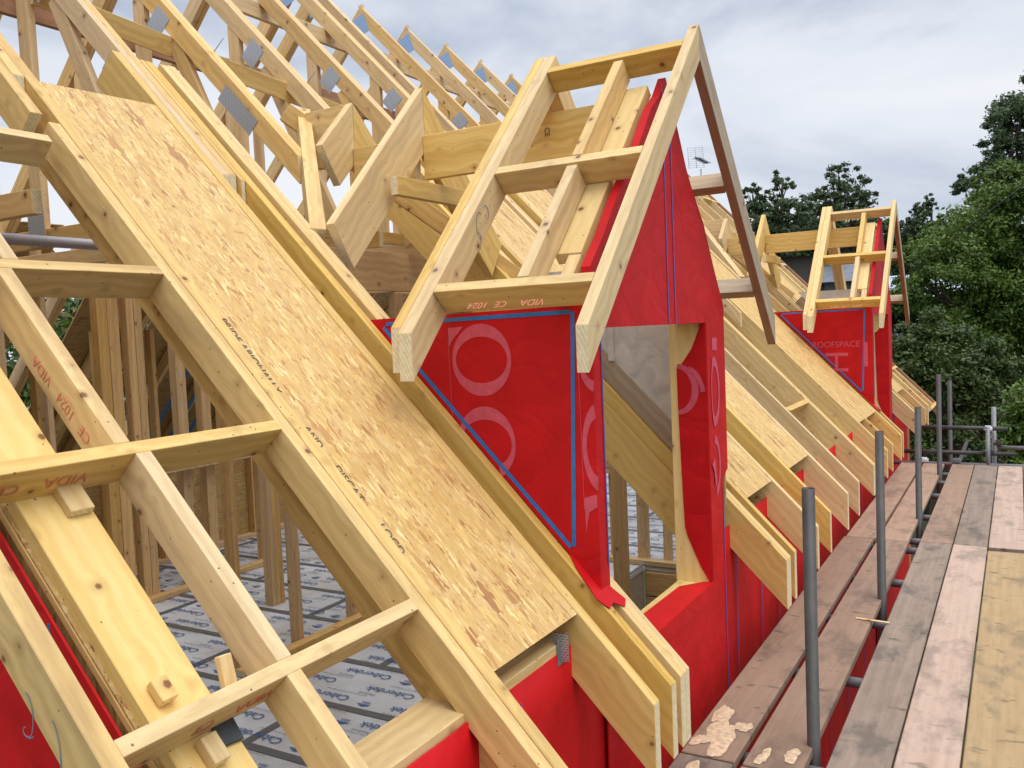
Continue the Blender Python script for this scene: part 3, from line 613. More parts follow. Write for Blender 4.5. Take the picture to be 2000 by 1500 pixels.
    if near:
        yr = oy1 - .0192
        ring('printed_letter', Y((-1.409, yr, -.32)), X1, Z1, Y1, .105, .122, .072, .098, r1, -88, 88)
        ring('printed_letter', Y((-1.36, yr - .0016, -.36)), X1, Z1, Y1, .09, .15, .068, .125, r1, 12, 84)
        fr = lambda c, a, b, ia, ib, t0, t1: ring('printed_letter', Y((fx + .0015, *c)), Y1, Z1, X1, a, b, ia, ib, d, t0, t1)
        fr((4.10, -.34), .09, .17, .07, .125, -90, 90); ring('printed_letter', Y((fx + .0030, 4.10, -.34)), Y1, Z1, X1, .045, .17, .035, .12, d, 94, 266)
        fr((4.09, -.70), .085, .15, .065, .11, -80, 90)
        quad('printed_letter', [Y(p) for p in ((fx + .0012, 4.09, -.08), (fx + .0012, 4.17, -.085), (fx + .0012, 4.165, -.145), (fx + .0012, 4.09, -.14))], 'pink', d, (.0006, 0, 0))
        quad('printed_letter', [Y(p) for p in ((fx + .0052, 4.03, -.68), (fx + .0052, 4.075, -.66), (fx + .0052, 4.10, -.78), (fx + .0052, 4.08, -.80), (fx + .0052, 4.06, -.72))], 'pink', d, (.0006, 0, 0))
    # near jamb fold, head, sill
    beam('head_lining', Y((fx - .15, oy0, z1 + .014)), Y((fx - .15, oy1 - .015, z1 + .014)), X1, .14, -Z1, .012, 'wood', d)
    beam('sill_board', Y((fx - .17, oy0, z0 + .012)), Y((fx - .17, oy1 - .015, z0 + .012)), X1, .165, -Z1, .018, 'yellow', d)
    s_ = prism('sill_fold', [Y((fx + .002, oy0 - .05, z0 + .016)), Y((fx + .002, oy1 - .003, z0 + .016)), Y((fx - .04, oy1 - .017, z0 + .016)), Y((fx - .125, 3.88, z0 + .016)), Y((fx - .135, 3.4, z0 + .016)), Y((fx - .125, oy0 + .01, z0 + .016))], (0, 0, .003), 'red', d)
    prism('sill_fold', [Y((fx + .0035, oy0 - .05, z0 + .018)), Y((fx + .0035, oy1 - .003, z0 + .018)), Y((fx + .0035, oy1 - .003, z0 - .06)), Y((fx + .0035, oy0 - .05, z0 - .06))], (-.003, 0, 0), 'red', d)
    for yl, a, b in ((3.50, -.01, .98), (3.585, -.01, .96), (2.80, .0, -.85), (4.20, -.82, -1.85)):
        beam('membrane_line', Y((fx + .002, yl, b)), Y((fx + .002, yl, a)), Y1, .0065, X1, .0015, 'blueline', d, bev=0, endmat='blueline')
    beam('membrane_line', Y((fx + .002, 2.86, .27)), Y((fx + .002, 2.885, .13)), Y1, .006, X1, .0015, 'blueline', d, bev=0, endmat='blueline')
    # window-side interior: far cheek with foil insulation
    yb = 4.235
    fo = prism('foil_board', [Y((-1.43, yb, -.0)), Y((-1.43, yb, zroof(-1.43) + .16)), Y((-2.3, yb, zroof(-2.3) + .16)), Y((-2.3, yb, .3)), Y((-1.43, yb, .3))], (0, .03, 0), 'foil', d)
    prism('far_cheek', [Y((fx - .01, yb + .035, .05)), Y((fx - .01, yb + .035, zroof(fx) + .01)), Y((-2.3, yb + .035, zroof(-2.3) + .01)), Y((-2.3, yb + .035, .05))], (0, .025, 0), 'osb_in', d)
    beam('cheek_stud', Y((-1.83, yb - .001, .0)), Y((-1.83, yb - .001, zroof(-1.83) + .16)), -X1, .03, -Y1, .02, 'foil', d)
    beam('cheek_sole', V(Y(RP(-1.75, yb - .01, .112))), V(Y(RP(-.42, yb - .01, .112))), Y1, .03, -NR, .11, 'drift', d)
    beam('trimmer', V(Y(RP(-3.1, yb - .03, 0))), V(Y(RP(-.42, yb - .03, 0))), Y1, .045, -NR, .07, 'yellow', d, n1=X1)
    beam('trimmer', V(Y(RP(-3.1, yb - .03, -.072))), V(Y(RP(-.42, yb - .03, -.072))), Y1, .045, -NR, .22, 'yellow', d, n1=X1)
    # ---- roof skeleton of the dormer
    rf = empty('dormer_roof', Y((-2.2, RYC, 1.0)), f'bare rafters and ridge board of the {who} dormer roof', 'dormer roof', None)
    beam('ridge_board', Y((-2.50, 3.54, .957)), Y((-1.42, 3.54, .957)), Y1, .04, -Z1, .21, 'rafter', rf)
    beam('ridge_board', Y((-2.938, 3.54, .957)), Y((-2.548, 3.54, .957)), Y1, .04, -Z1, .21, 'rafter', rf)
    beam('ridge_board', Y((-3.25, 3.54, 1.185)), Y((-2.988, 3.54, 1.185)), Y1, .04, -Z1, .30, 'rafter', rf)
    for xj in (-2.546, -2.986):
        for sgn in (-1, 1):
            yf = 2.86 if xj > -2.7 else 3.31; zf = dz(yf) - .012
            q = RYC + sgn * (RYC - yf)
            beam('jack_rafter', Y((xj, RYC + sgn * .002, RZC - .012)), Y((xj, q, zf)), X1, .045, V((0, -sgn, -1)), .215, 'wood', rf, n0=Y1, n1=V((0, -sgn * .84, .55)))
    beam('collar', Y((-2.46, 3.215, .715)), Y((-2.46, 3.905, .715)), X1, .04, -Z1, .085, 'wood', rf)
    beam('valley_board', Y((-3.36, 3.60, 1.215 + .03)), Y((-2.62, 2.845, .47)), V((-.4, .6, .5)), .07, V((-.4, -.3, -.6)), .10, 'grey', rf)
    beam('valley_board', Y((-3.36, 3.56, 1.215 + .03)), Y((-2.40, 4.40, .26 + .03)), V((-.4, -.6, .5)), .07, V((-.4, .3, -.6)), .10, 'grey', rf)
    beam('sarking_plank', Y((-1.423, 2.785, dz(2.785) - .155)), Y((-1.423, 3.49, dz(3.49) - .155)), X1, .105, V((0, 1, -1)), .05, 'yellow', rf)
    beam('sarking_strip', Y((-1.365, 2.64, dz(2.64) - .158)), Y((-1.365, 2.783, dz(2.783) - .158)), X1, .05, V((0, 1, -1)), .05, 'wood', rf)
    beam('sarking_plank', Y((-1.423, 2 * RYC - 2.85, dz(2.85) - .155)), Y((-1.423, 2 * RYC - 3.49, dz(3.49) - .155)), X1, .105, V((0, -1, -1)), .05, 'yellow', rf)
    # ---- verge ladder
    L = empty('dormer_ladder', Y((-1.5, RYC, RZC)), f'overhanging ladder of rafters and rungs on the {who} dormer gable', 'roof ladder', 'overhanging ladders on the dormer gables')
    for sgn in (-1, 1):
        my = lambda y: RYC + sgn * (RYC - y) * 1
        F = lambda y: my(y) if sgn > 0 else y
        def pt(x, y, off=0): return Y((x, F(y), dz(y) + off))
        dn = V((0, sgn * -1, -1)); dn = V((0, -sgn, -1)) if sgn > 0 else V((0, 1, -1))
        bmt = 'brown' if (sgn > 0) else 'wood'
        foot = V((0, 1, 0))
        yt = RYC - .001
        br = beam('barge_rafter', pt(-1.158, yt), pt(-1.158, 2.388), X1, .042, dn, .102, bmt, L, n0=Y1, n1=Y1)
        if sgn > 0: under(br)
        if sgn < 0: br.data.materials[0] = M['wood']
        beam('inner_rafter', pt(-1.872, yt), pt(-1.872, 2.405), X1, .042, dn, .11, 'wood', L, n0=Y1, n1=Y1)
        beam('inner_rafter', pt(-1.828, yt), pt(-1.828, 2.385), X1, .058, dn, .115, 'wood', L, n0=Y1, n1=Y1)
        ys = (3.46, 2.975, 2.52) if sgn < 0 else (3.02, 2.56)
        for i, y in enumerate(ys):
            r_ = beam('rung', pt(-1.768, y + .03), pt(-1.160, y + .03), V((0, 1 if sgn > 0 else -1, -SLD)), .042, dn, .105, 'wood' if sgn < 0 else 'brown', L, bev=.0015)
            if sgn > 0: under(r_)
            if sgn < 0 and i == 2: [text('stamp', w_, .04, V(Y((xw, y - .008, dz(y) - .055))), -X1, (0, -.6, -.6), 'redprint', r_) for w_, xw in (('VIDA', -1.37), ('CE', -1.49), ('1024', -1.58))]
        if sgn < 0:
            for (a, b) in ((3.445, 3.02), (2.965, 2.565)):
                beam('spacer', pt(-1.447, a), pt(-1.447, b - .012), X1, .042, dn, .10, 'wood', L, bev=.0015)
    return d
dormer(0, True); dormer(6.7, False)

# ================================================================ INTERIOR
def stud_wall(label, pts, group=None, top=-.1, mat='dark', plate_=None):
    w = empty('stud_wall', pts[0][:2] + (FZ,), label, 'stud wall', group)
    for (x, y, wx, wy, z0, z1) in pts:
        beam('stud', (x, y, z0), (x, y, z1), X1, wx, Y1, wy, mat, w)
    for (a, b, z) in (plate_ or []):
        a_, b_ = V((*a, z)), V((*b, z)); beam('plate', a_, b_, V(((b_ - a_).y, -(b_ - a_).x, 0)), .09, -Z1, .045, mat, w)
    return w
stud_wall('open stud partition along the middle of the attic floor', [(-4.55, 3.95, .09, .045, FZ, .5), (-4.55, 4.50, .09, .045, FZ, .5), (-4.55, 5.10, .09, .045, FZ, .5), (-4.55, 7.9, .09, .045, FZ, .5)], plate_=[((-4.46, 3.9), (-4.46, 5.3), FZ + .05)])
stud_wall('thick post of three studs standing alone in the middle of the attic', [(-5.42, 5.10, .09, .045, FZ, .5), (-5.42, 5.146, .09, .045, FZ, .5), (-5.42, 5.192, .09, .045, FZ, .5)])
stud_wall('paired studs and rail of the rear partition with scorched stains', [(-6.55, a, .09, w, FZ, .9) for a, w in ((4.47, .09), (4.565, .10), (4.74, .07), (4.815, .075), (5.20, .10), (5.46, .10), (3.62, .09), (4.0, .045), (6.1, .09))], plate_=[((-6.46, 3.5), (-6.46, 6.2), FZ + .05), ((-6.46, 4.9), (-6.46, 6.1), -1.02), ((-6.45, 4.9), (-6.45, 6.1), -1.07)])
stud_wall('stud partition with a mid rail seen through the near window opening', [(-3.32, 7.43, .06, .06, FZ, .4), (-3.05, 7.43, .10, .06, FZ, .4), (-2.80, 7.43, .07, .06, FZ, .4), (-2.62, 7.43, .045, .06, FZ, .4), (-3.9, 7.43, .06, .06, FZ, .4), (-2.25, 7.43, .045, .06, FZ, .2), (-1.9, 7.43, .045, .06, FZ, -.5)],
          plate_=[((-4.4, 7.43), (-1.4, 7.43), FZ + .05), ((-4.4, 7.43), (-1.4, 7.43), -1.22), ((-4.4, 7.43), (-1.4, 7.43), -1.27), ((-4.4, 7.43), (-1.4, 7.43), -1.32)])
stud_wall('single post standing in the stairwell just inside the near window', [(-2.56, 5.76, .10, .07, GZ, -.45)])
stud_wall('stud panel directly below the dark header behind the near dormer', [(-3.16, y, .045, .09, -.45, .24) for y in (2.95, 3.5, 3.72, 4.05, 4.3)], plate_=[((-3.12, 2.9), (-3.12, 4.42), -.45)])
# rear knee wall and rear slope sheathing
kw = empty('knee_wall', (-7.5, 5, FZ), 'rear knee wall of strand board behind upright studs', 'wall')
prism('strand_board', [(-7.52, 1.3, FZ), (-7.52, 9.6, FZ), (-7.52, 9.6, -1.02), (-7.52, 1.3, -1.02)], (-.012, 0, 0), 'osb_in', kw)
for y in np.arange(1.5, 9.6, .6):
    beam('stud', (-7.515, y, FZ), (-7.515, y, .15), X1, .09, Y1, .045, 'dark', kw)
for y in np.arange(1.8, 9.6, 1.2): beam('noggin', (-7.5, y, -1.05), (-7.5, y + .555, -1.05), X1, .07, -Z1, .09, 'dark', kw)
beam('sole_plate', (-7.515, 1.3, FZ + .046), (-7.515, 9.6, FZ + .046), X1, .1, -Z1, .044, 'dark', kw)
def MR(s, y, off=0): p = RP(s, y, off); return V((2 * XR - p.x, y, p.z))
for i, (a, b, s0, s1) in enumerate(((1.4, 4.45, -2.9, .1), (4.95, 5.75, -2.9, .1), (6.3, 12.4, -2.9, .1), (5.8, 6.28, -2.9, -.9))):
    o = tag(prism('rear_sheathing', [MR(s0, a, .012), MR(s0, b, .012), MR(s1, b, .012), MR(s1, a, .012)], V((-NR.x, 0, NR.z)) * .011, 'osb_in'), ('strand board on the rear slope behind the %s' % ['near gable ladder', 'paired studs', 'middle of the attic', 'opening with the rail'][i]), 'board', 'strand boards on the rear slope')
bt = empty('blue_taped_rafters', MR(-.9, 6.5), 'rear slope rafters edged with blue membrane strips deep inside the attic', 'rafter')
for y in (6.45, 6.75, 7.0):
    beam('blue_strip', MR(-2.1, y, -.13), MR(-.1, y, -.13), Y1, .05, (NR.x, 0, -NR.z), .01, 'blue', bt, endmat='blue')
tag(tube('guard_rail', (-8.9, 3.0, -.62), (-8.9, 9.6, -.62), .024, 'galv'), 'pale scaffold rail seen through the rear opening', 'scaffold tube')

# ================================================================ SCAFFOLD
BZ = -1.65
def board(x0, x1, y0, y1, mat, label, z=BZ):
    return tag(beam('scaffold_board', (x0, y0, z), (x0, y1, z), X1, x1 - x0, -Z1, .038, mat, bev=.004, endmat='board_grey'), label, 'scaffold board', 'scaffold boards of the walkway')
rows = [(-1.135, -.928, 'board', 'board', 'beside the red wall'), (-.898, -.690, 'board', 'board', 'second from the red wall, left of the poles'), (-.618, -.410, 'board_grey', 'board', 'just right of the poles'),
        (-.402, -.192, 'board_pink', 'board_grey', 'second right of the poles'), (-.184, .034, 'ply', 'board_pink', 'third right of the poles'), (.042, .26, 'board_pink', 'board', 'at the right edge of view'), (.27, .49, 'board', 'board_pink', 'beyond the right edge'), (.50, .72, 'board_grey', 'board_pink', 'outermost')]
for i, (a, b, m1, m2, lb) in enumerate(rows):
    j = (0, -.012, .006, .01, -.008, 0, 0, 0)[i]
    if i == 4: b_ = .72; board(a, b_, 3.0, 6.70, 'ply', 'yellow stained plywood sheet lying on the walkway at lower right')
    elif i < 4: board(a, b, 3.13 if i < 2 else 2.6, 6.80 + j, m1, f'nearer scaffold board {lb}')
    if i < 2: board(a, b, 1.0, 3.115, 'board_grey', f'grey board end at the bottom edge, {lb}')
    board(a + (.012 if i == 0 else 0) , b + (.01 if i == 0 else 0) if i != 1 else -.695, 6.815 + j, 10.42, m2, f'farther scaffold board {lb}')
for i, (y, zt, ex) in enumerate(((3.385, -.648, 0), (5.35, -.672, 0), (7.57, -.752, 0), (9.70, -.632, 0), (11.33, -.812, 0))):
    tag(tube('scaffold_pole', (-.69, y, GZ), (-.69, y, zt), .0242, 'pole', hollow=True, seg=28), f'{ords[i]} upright scaffold pole counted from the camera', 'scaffold pole', 'upright scaffold poles along the walkway')
for i, y in enumerate((2.5, 3.30, 4.22, 5.08, 5.92, 6.78, 7.07, 7.93, 8.9, 9.6, 10.1)):
    tag(tube('transom', (-1.09, y, BZ - .066), (1.4, y, BZ - .066), .0242, 'galv'), f'{ords[i]} cross tube under the boards, showing in the gap beside the poles', 'scaffold tube', 'cross tubes under the walkway')
tag(tube('ledger', (-.60, 1.0, BZ - .12), (-.60, 13.0, BZ - .12), .0242, 'pole'), 'long scaffold tube running under the gap between boards', 'scaffold tube')
def rail(p, q, lb, m='pole'): return tag(tube('guard_rail', p, q, .0242, m), lb, 'scaffold tube', 'end rails of the walkway')
rail((-1.3, 10.9, -1.728), (2.5, 10.9, -1.722), 'lowest end rail just behind the board ends', 'galv'); rail((-1.3, 10.95, -1.60), (-.02, 10.95, -1.60), 'middle end rail stopping at the short post')
rail((-.95, 10.95, -1.318), (-.10, 10.95, -1.322), 'top end rail left of the short post'); rail((-.20, 10.98, -1.535), (2.5, 10.98, -1.54), 'right-hand end rail running out of view', 'galv')
tag(tube('short_post', (-.235, 11.03, GZ), (-.235, 11.03, -1.09), .0242, 'galv'), 'short galvanised post behind the end rails', 'scaffold pole')
tag(tube('short_post', (-.292, 10.90, -1.95), (-.292, 10.90, -1.30), .0242, 'galv'), 'short bright post with a white cap clamped to the end rails', 'scaffold pole')
def coupler(x, y, z, lb, m='pole'):
    c_ = empty('coupler', (x, y, z), lb, 'coupler', 'tube couplers on the end rails')
    bm = bmesh.new(); bmesh.ops.create_cube(bm, size=1, matrix=Matrix.Diagonal((.085, .07, .06, 1)) ); bmesh.ops.bevel(bm, geom=list(bm.edges), offset=.014, segments=2, affect='EDGES')
    me = bpy.data.meshes.new('body'); bm.to_mesh(me); bm.free(); link('body', me, m, c_, Matrix.Translation((x, y, z)))
    tube('bolt', (x - .03, y - .03, z + .02), (x - .03, y - .075, z + .02), .01, 'galv', c_); tube('nut', (x - .03, y - .06, z + .02), (x - .03, y - .072, z + .02), .016, 'galv', c_, seg=6); return c_
coupler(-.29, 10.92, -1.318, 'white coupler on the top end rail', 'white'); coupler(-.28, 10.93, -1.58, 'dark coupler joining the middle rail to the short post'); coupler(-.20, 10.96, -1.48, 'coupler halfway down the short post')
coupler(-.60, 10.90, -1.69, 'coupler on the lowest rail right of the last pole', 'galv'); coupler(-.93, 10.9, -1.69, 'small coupler on the lowest rail left of the fourth pole', 'white')
tag(beam('timber_lath', (-.775, 4.93, BZ + .006), (-.60, 4.90, BZ + .012), Y1, .02, -Z1, .004, 'wood'), 'thin pale lath lying across the gap at the second pole', 'lath')
# splashes of shavings and plaster
def blob(cx, cy, rx, ry, seed, lb, rot=0):
    r = np.random.default_rng(seed); n = 90; th = np.linspace(0, 2 * np.pi, n, endpoint=False); rad = 1 + .26 * np.sin(2 * th + r.random() * 6) + .12 * np.sin(3 * th + r.random() * 6) + .07 * np.sin(7 * th + r.random() * 6) + r.normal(0, .025, n)
    vs = [(cx + rx * a * math.cos(t) * math.cos(rot) - ry * a * math.sin(t) * math.sin(rot), cy + rx * a * math.cos(t) * math.sin(rot) + ry * a * math.sin(t) * math.cos(rot)) for a, t in zip(rad, th)]
    me = bpy.data.meshes.new('shavings_patch'); v3 = [(x, y, BZ + .003) for x, y in vs] + [(cx, cy, BZ + .007)]
    me.from_pydata(v3, [], [(i, (i + 1) % n, n) for i in range(n)]); return tag(link('shavings_patch', me, 'shaving'), lb, 'spill', 'pale spills on the nearest boards')
blob(-1.03, 3.30, .055, .15, 1, 'largest pale spill on the nearest board'); blob(-1.08, 3.50, .03, .10, 2, 'upper pale spill touching the wall edge of the board'); blob(-1.095, 3.24, .03, .05, 3, 'small pale spill left of the largest one')
blob(-.97, 3.42, .028, .05, 12, 'curled pale spill at the gap between boards'); blob(-.84, 3.21, .022, .06, 4, 'pale drop left of the first pole'); blob(-.745, 3.26, .03, .05, 5, 'round pale spill at the foot of the first pole'); blob(-1.04, 2.98, .035, .08, 6, 'pale spill on the grey board end')

# ================================================================ TREES
def crown(name, blobs, n, size, mat, seed, parent, loose=False):
    r = np.random.default_rng(seed); b = np.array(blobs, float); vol = b[:, 3] * b[:, 4] * b[:, 5]; pr = vol ** .75 / (vol ** .75).sum()
    # sub-clumps inside each lobe for light and dark masses
    cl = []
    for (x, y, z, rx, ry, rz), p_ in zip(b, pr):
        m = max(14, int(240 * p_))
        d = r.normal(size=(m, 3)); d /= np.linalg.norm(d, axis=1)[:, None]; rr = r.uniform(.3, 1.12, (m, 1)) ** .7
        for q in d * rr: cl.append((x + q[0] * rx * (1.25 if loose else 1), y + q[1] * ry, z + q[2] * rz * (1.3 if loose else 1), min(rx, rz) * (r.uniform(.08, .20) if loose else r.uniform(.14, .30))))
    cl = np.array(cl); k = r.integers(0, len(cl), n); d = r.normal(size=(n, 3)); d /= np.linalg.norm(d, axis=1)[:, None]
    pos = cl[k, :3] + d * (r.random((n, 1)) ** .5 + np.abs(r.normal(0, .55, (n, 1)))) * cl[k, 3:4] * np.array([1.25, 1.25, .85])
    nrm = d * .6 + r.normal(size=(n, 3)) * .6 + np.array([0, 0, .5]); nrm /= np.linalg.norm(nrm, axis=1)[:, None]
    t = np.cross(nrm, r.normal(size=(n, 3))); t /= np.linalg.norm(t, axis=1)[:, None]; bt_ = np.cross(nrm, t)
    s = size * r.uniform(.6, 1.3, (n, 1)); v = np.empty((n, 4, 3)); v[:, 0] = pos - t * s; v[:, 1] = pos - bt_ * s * .45; v[:, 2] = pos + t * s; v[:, 3] = pos + bt_ * s * .45
    o_ = np.array(parent.matrix_world.translation)
    me = bpy.data.meshes.new(name); me.vertices.add(4 * n); me.vertices.foreach_set('co', (v.reshape(-1, 3) - o_).ravel()); me.loops.add(4 * n); me.loops.foreach_set('vertex_index', np.arange(4 * n)); me.polygons.add(n)
    me.polygons.foreach_set('loop_start', np.arange(0, 4 * n, 4)); me.polygons.foreach_set('loop_total', np.full(n, 4)); me.update(); me.validate()
    return link(name, me, mat, parent, Matrix.Translation(parent.matrix_world.translation))
def limbs(parent, base, blobs, r0):
    bm = bmesh.new()
    def seg(p, q, a, b, n=7):
        ax = (q - p).normalized(); u = ax.orthogonal().normalized(); w = ax.cross(u); A = [bm.verts.new(p + (u * math.cos(6.283 * i / n) + w * math.sin(6.283 * i / n)) * a) for i in range(n)]; B = [bm.verts.new(q + (u * math.cos(6.283 * i / n) + w * math.sin(6.283 * i / n)) * b) for i in range(n)]
        for i in range(n): bm.faces.new((A[i], A[(i + 1) % n], B[(i + 1) % n], B[i]))
    base = V(base); top = V(tuple(np.mean(np.array(blobs)[:, :3], axis=0))); fork = base.lerp(top, .55); seg(base, fork, r0, r0 * .7)
    for b in blobs:
        c = V(b[:3]); mid = fork.lerp(c, .5) + V((random.uniform(-.3, .3), random.uniform(-.3, .3), .3)); seg(fork, mid, r0 * .5, r0 * .3); seg(mid, c, r0 * .3, r0 * .12)
        for _ in range(4):
            e_ = c + V((random.uniform(-1, 1) * b[3], random.uniform(-1, 1) * b[4], random.uniform(-.3, 1) * b[5])) * .8; seg(mid.lerp(c, random.uniform(.2, 1)), e_, r0 * .13, r0 * .03, 5)
    me = bpy.data.meshes.new('trunk'); bm.to_mesh(me); bm.free(); link('trunk', me, 'bark', parent)
def tree(label, base, blobs, n, size, mat, seed, r0=.25):
    t = empty('tree', (base[0], base[1], GZ), label, 'tree', 'trees beyond the scaffold'); limbs(t, (base[0], base[1], GZ), blobs, r0); crown('crown', blobs, n, size, mat, seed, t, loose=seed in (2, 5, 6, 7)); return t
def PX(u, v, dist):   # measured direction to a place at a given distance ahead
    d = RX * ((u - 1000) / 1705.4) + RD * ((v - 750) / 1705.4) + RF; return d * dist
def lobes(lst, dist):
    out = []
    for (u, v, r, *dd) in lst:
        D = dist + (dd[0] if dd else 0); p = PX(u, v, D); k = D / 1705.4; out.append((p.x, p.y, p.z, r * k, r * k, r * k * .85))
    return out
def T(label, base_uv, lst, dist, n, size, mat, seed):
    b = lobes(lst, dist); p = PX(base_uv, 900, dist); tree(label, (p.x, p.y), b, n, size, mat, seed)
T('large bright green tree filling the right edge above the walkway', 1950, [(1900, 480, 95), (1990, 420, 100), (1830, 560, 70), (1950, 600, 100), (2060, 540, 110), (1860, 640, 60), (1790, 520, 45, 2), (2040, 680, 100), (1960, 360, 60, 2), (1780, 590, 40)], 22, 95000, .062, 'leaf1', 1)
T('tall dark tree rising highest at the right edge', 2010, [(1990, 260, 60), (2050, 210, 80), (1945, 330, 48), (1900, 375, 38), (2040, 360, 90), (1975, 225, 28)], 31, 38000, .075, 'leaf4', 2)
T('low dull green tree behind the end of the walkway', 1830, [(1800, 720, 75), (1890, 720, 75), (1860, 800, 80), (1770, 660, 50), (1830, 640, 50), (1950, 740, 60), (1930, 850, 60), (1800, 840, 60)], 18, 60000, .05, 'leaf3', 3)
T('bright shrubby tree at the lower right beside the end rail', 1990, [(1985, 830, 35), (2040, 800, 60), (1960, 880, 30), (2010, 890, 50)], 14.5, 16000, .045, 'leaf1', 4)
T('slim leafy tree left of the far dormer, tallest of the back row', 1520, [(1530, 350, 20), (1505, 400, 34), (1540, 420, 40), (1480, 430, 34), (1470, 380, 18), (1520, 470, 45)], 34, 12000, .08, 'leaf4', 5)
T('rounded tree behind the near side of the far dormer ladder', 1630, [(1640, 345, 26), (1620, 390, 40), (1670, 385, 36), (1600, 430, 45), (1690, 390, 16), (1650, 440, 50)], 36, 14000, .08, 'leaf4', 6)
T('thin wispy tree between the far dormer peak and the big tree', 1810, [(1800, 410, 16), (1820, 395, 14), (1805, 450, 28), (1835, 440, 20), (1775, 450, 22)], 40, 6000, .09, 'leaf4', 7)
T('dark evergreen mass directly behind the far dormer', 1700, [(1560, 480, 50), (1640, 480, 50), (1720, 470, 45), (1790, 480, 40), (1750, 540, 50), (1830, 500, 40)], 42, 26000, .13, 'leaf2', 8)
T('low dark tree below the far dormer eaves', 1780, [(1760, 620, 40), (1790, 700, 45), (1740, 700, 40), (1850, 700, 60)], 25, 16000, .08, 'leaf2', 9)
T('dark leafy tree at the bottom behind the end rails', 1900, [(1800, 880, 60), (1880, 880, 60), (1960, 930, 50), (1820, 930, 60)], 21, 16000, .08, 'leaf2', 10)
# behind the house, seen through the rear opening
for i, (x, y, r, lb) in enumerate(((-19, 8.5, 3.2, 'tree glimpsed through the rear slope at far left'), (-17, 12.5, 2.6, 'tree glimpsed between the interior studs'), (-20, 16, 3.0, 'tree behind the rear slope beside the red roof'))):
    b = [(x, y, -1, r, r, r), (x + 1, y + 1.5, .2, r * .7, r * .7, r * .7), (x - 1, y - 1.2, -.5, r * .8, r * .8, r * .8)]
    tree(lb, (x, y), b, 6000, .12, ('leaf1', 'leaf3', 'leaf2')[i], 20 + i)
# ================================================================ BACKGROUND BUILDINGS
def house(label, x0, x1, y0, y1, ze, zr, wallm, roofm, ridge='x', win=()):
    h = empty('house', ((x0 + x1) / 2, (y0 + y1) / 2, GZ), label, 'house', None); e_ = .3
    prism('wall', [(x0, y0, GZ), (x1, y0, GZ), (x1, y0, ze), (x0, y0, ze)], (0, y1 - y0, 0), wallm, h)
    if ridge == 'x':
        ym = (y0 + y1) / 2; prism('roof', [(x0 - e_, y0 - e_, ze), (x0 - e_, ym, zr), (x0 - e_, y1 + e_, ze), (x0 - e_, ym, ze - .05)], (x1 - x0 + 2 * e_, 0, 0), roofm, h)
    else:
        xm = (x0 + x1) / 2; prism('roof', [(x0 - e_, y0 - e_, ze), (xm, y0 - e_, zr), (x1 + e_, y0 - e_, ze), (xm, y0 - e_, ze - .05)], (0, y1 - y0 + 2 * e_, 0), roofm, h)
    for (x, z, w, hh) in win:
        f_ = prism('window', [(x, y0 - .03, z), (x + w, y0 - .03, z), (x + w, y0 - .03, z + hh), (x, y0 - .03, z + hh)], (0, .05, 0), 'white', h)
        prism('pane', [(x + .08, y0 - .045, z + .08), (x + w - .08, y0 - .045, z + .08), (x + w - .08, y0 - .045, z + hh - .08), (x + .08, y0 - .045, z + hh - .08)], (0, .01, 0), 'glass', f_)
    return h
house('old brick building with slate roof glimpsed behind the far dormer', -7.2, -4.6, 26, 30, 1.72, 1.86, 'brick', 'tile')
house('slate roofed outbuilding right behind the far dormer ladder', -4.55, -4.0, 25, 28, .9, 1.7, 'slate', 'slate')
house('low tiled outbuilding with white gutter half hidden behind the trees', -1.6, 1.4, 24.6, 28, -2.6, -1.2, 'brick', 'tile', win=[(-.9, -3.6, .8, .5)])
house('pale glazed outbuilding showing through gaps in the big tree', -3.9, -1.0, 33, 39, .5, 1.4, 'glass', 'glass', win=[(-3.0, -1.2, 1, .9)])
house('red roofed house seen through the rear opening', -30, -22, 17, 25, -1.6, 1.2, 'render', 'redtile', 'y')
hn = house('house hidden behind the main roof carrying the aerial', -17, -10, 41, 48, 3.2, 5.3, 'brick', 'slate', 'y')
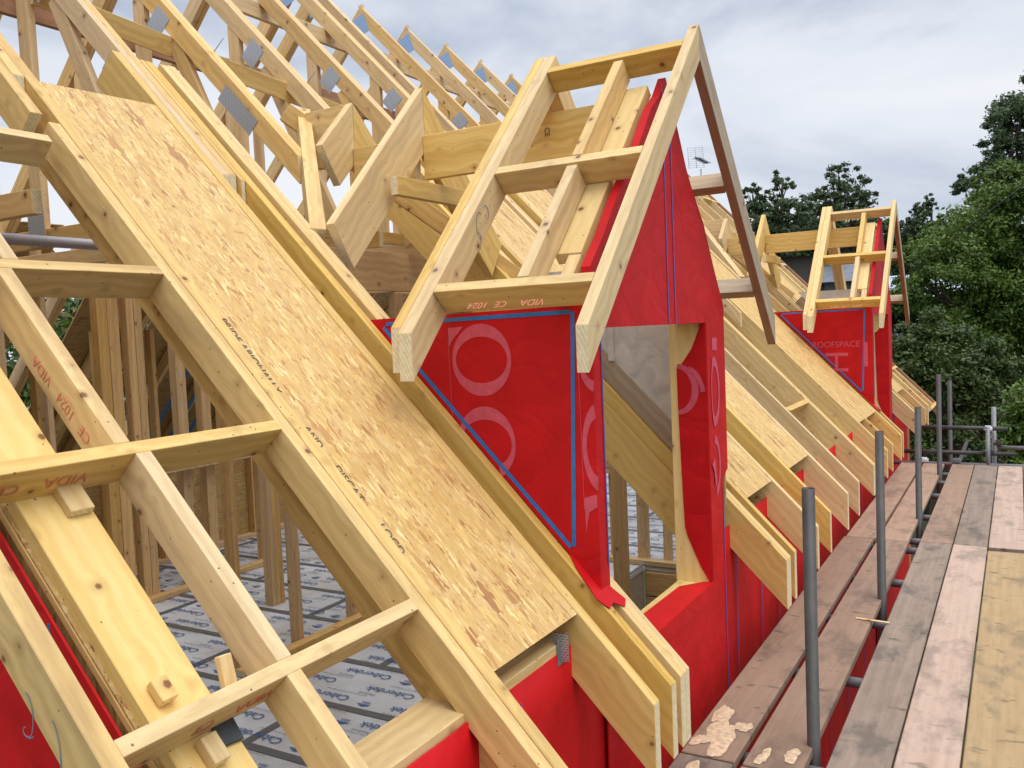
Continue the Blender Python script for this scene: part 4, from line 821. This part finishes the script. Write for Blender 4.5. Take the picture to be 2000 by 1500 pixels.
# aerial
ant = empty('tv_aerial', (-12.75, 40.6, 3.0), 'television aerial on a thin mast above the roof line', 'aerial')
pA = PX(1369, 330, 36.0); pB = PX(1371, 420, 36.0); tube('mast', pB + V((0, 0, -1.2)), pA, .025, 'galv', ant, seg=8)
q0, q1 = PX(1358, 307, 35.8), PX(1382, 319, 36.0); tube('boom', q0, q1, .03, 'steelblade', ant, seg=8)
for i in range(8):
    c_ = q0.lerp(q1, .12 + i * .12); tube('director', c_ - RX * .16 + RD * .02, c_ + RX * .16 - RD * .02, .014, 'steelblade', ant, seg=6)
g0 = PX(1359, 308, 35.9); gu = (RX * .97 - RD * .06); gv = (RD * .97 + RX * .08)
for i in range(5):
    for s_ in (-1, 1): tube('reflector_rod', g0 - gu * .32 + gv * (s_ * (.06 + i * .09)), g0 + gu * .32 + gv * (s_ * (.06 + i * .09)), .005, 'galv', ant, seg=5)
for x in (-.32, 0, .32): tube('reflector_rail', g0 + gu * x - gv * .44, g0 + gu * x + gv * .44, .008, 'galv', ant, seg=5)
tag(tube('overhead_cable', PX(2120, 270, 17), PX(1740, 560, 24), .012, 'steelblade', seg=6), 'thin dark overhead cable crossing in front of the big tree', 'cable')
# pencil and print marks
def arc(nm, c, ax, az_, a, b, t0, t1, mat, parent, w=.0022): return ring(nm, c, ax, az_, Y1, a, b, a - w, b - w, parent, t0, t1, mat)
bar = [o for o in lad.children if o.name.startswith('barge')][0]
for (cx, cz, a, b, t0, t1) in ((-1.655, -.70, .020, .045, -100, 90), (-1.655, -.735, .018, .012, 120, 330), (-1.59, -.76, .035, .075, -120, 60), (-1.53, -.83, .030, .060, 150, 340)):
    arc('pencil_mark', (cx, .9365, cz), X1, Z1, a, b, t0, t1, 'bluepen', bar)
for rf_ in [o for o in bpy.data.objects if o.name.startswith('dormer_roof')]:
    yo = 0 if rf_.location.y < 6 else 6.7
    rb_ = [o for o in rf_.children if o.name.startswith('ridge_board')][0]
    text('stamp', 'CE', .035, (-1.82, 3.5385 + yo, .875), -Z1, X1, 'blackprint', rb_); 
for ld_ in [o for o in bpy.data.objects if o.name.startswith('dormer_ladder')][:1]:
    ir = [o for o in ld_.children if o.name.startswith('inner_rafter')][1]
    for (cy, cz, a, b, t0, t1) in ((2.85, .40, .022, .05, 60, 300), (2.90, .45, .02, .03, -60, 140), (2.84, .34, .018, .035, -100, 80)):
        ring('pencil_mark', (-1.7688, cy, cz), Y1, Z1, X1, a, b, a - .0025, b - .0025, ir, t0, t1, 'bluepen')
# nails standing proud on the trusses
for i, (u, v, y) in enumerate(((392, 62, 3.3), (572, 135, 3.98))):
    p = RP(-3.62 if i == 0 else -3.6, y); tag(tube('nail', p, p + NR * .09 + Y1 * .012, .0022, 'galv', seg=6), f'bent nail standing on the {("second", "third")[i]} truss chord', 'nail', 'nails left standing on the trusses')
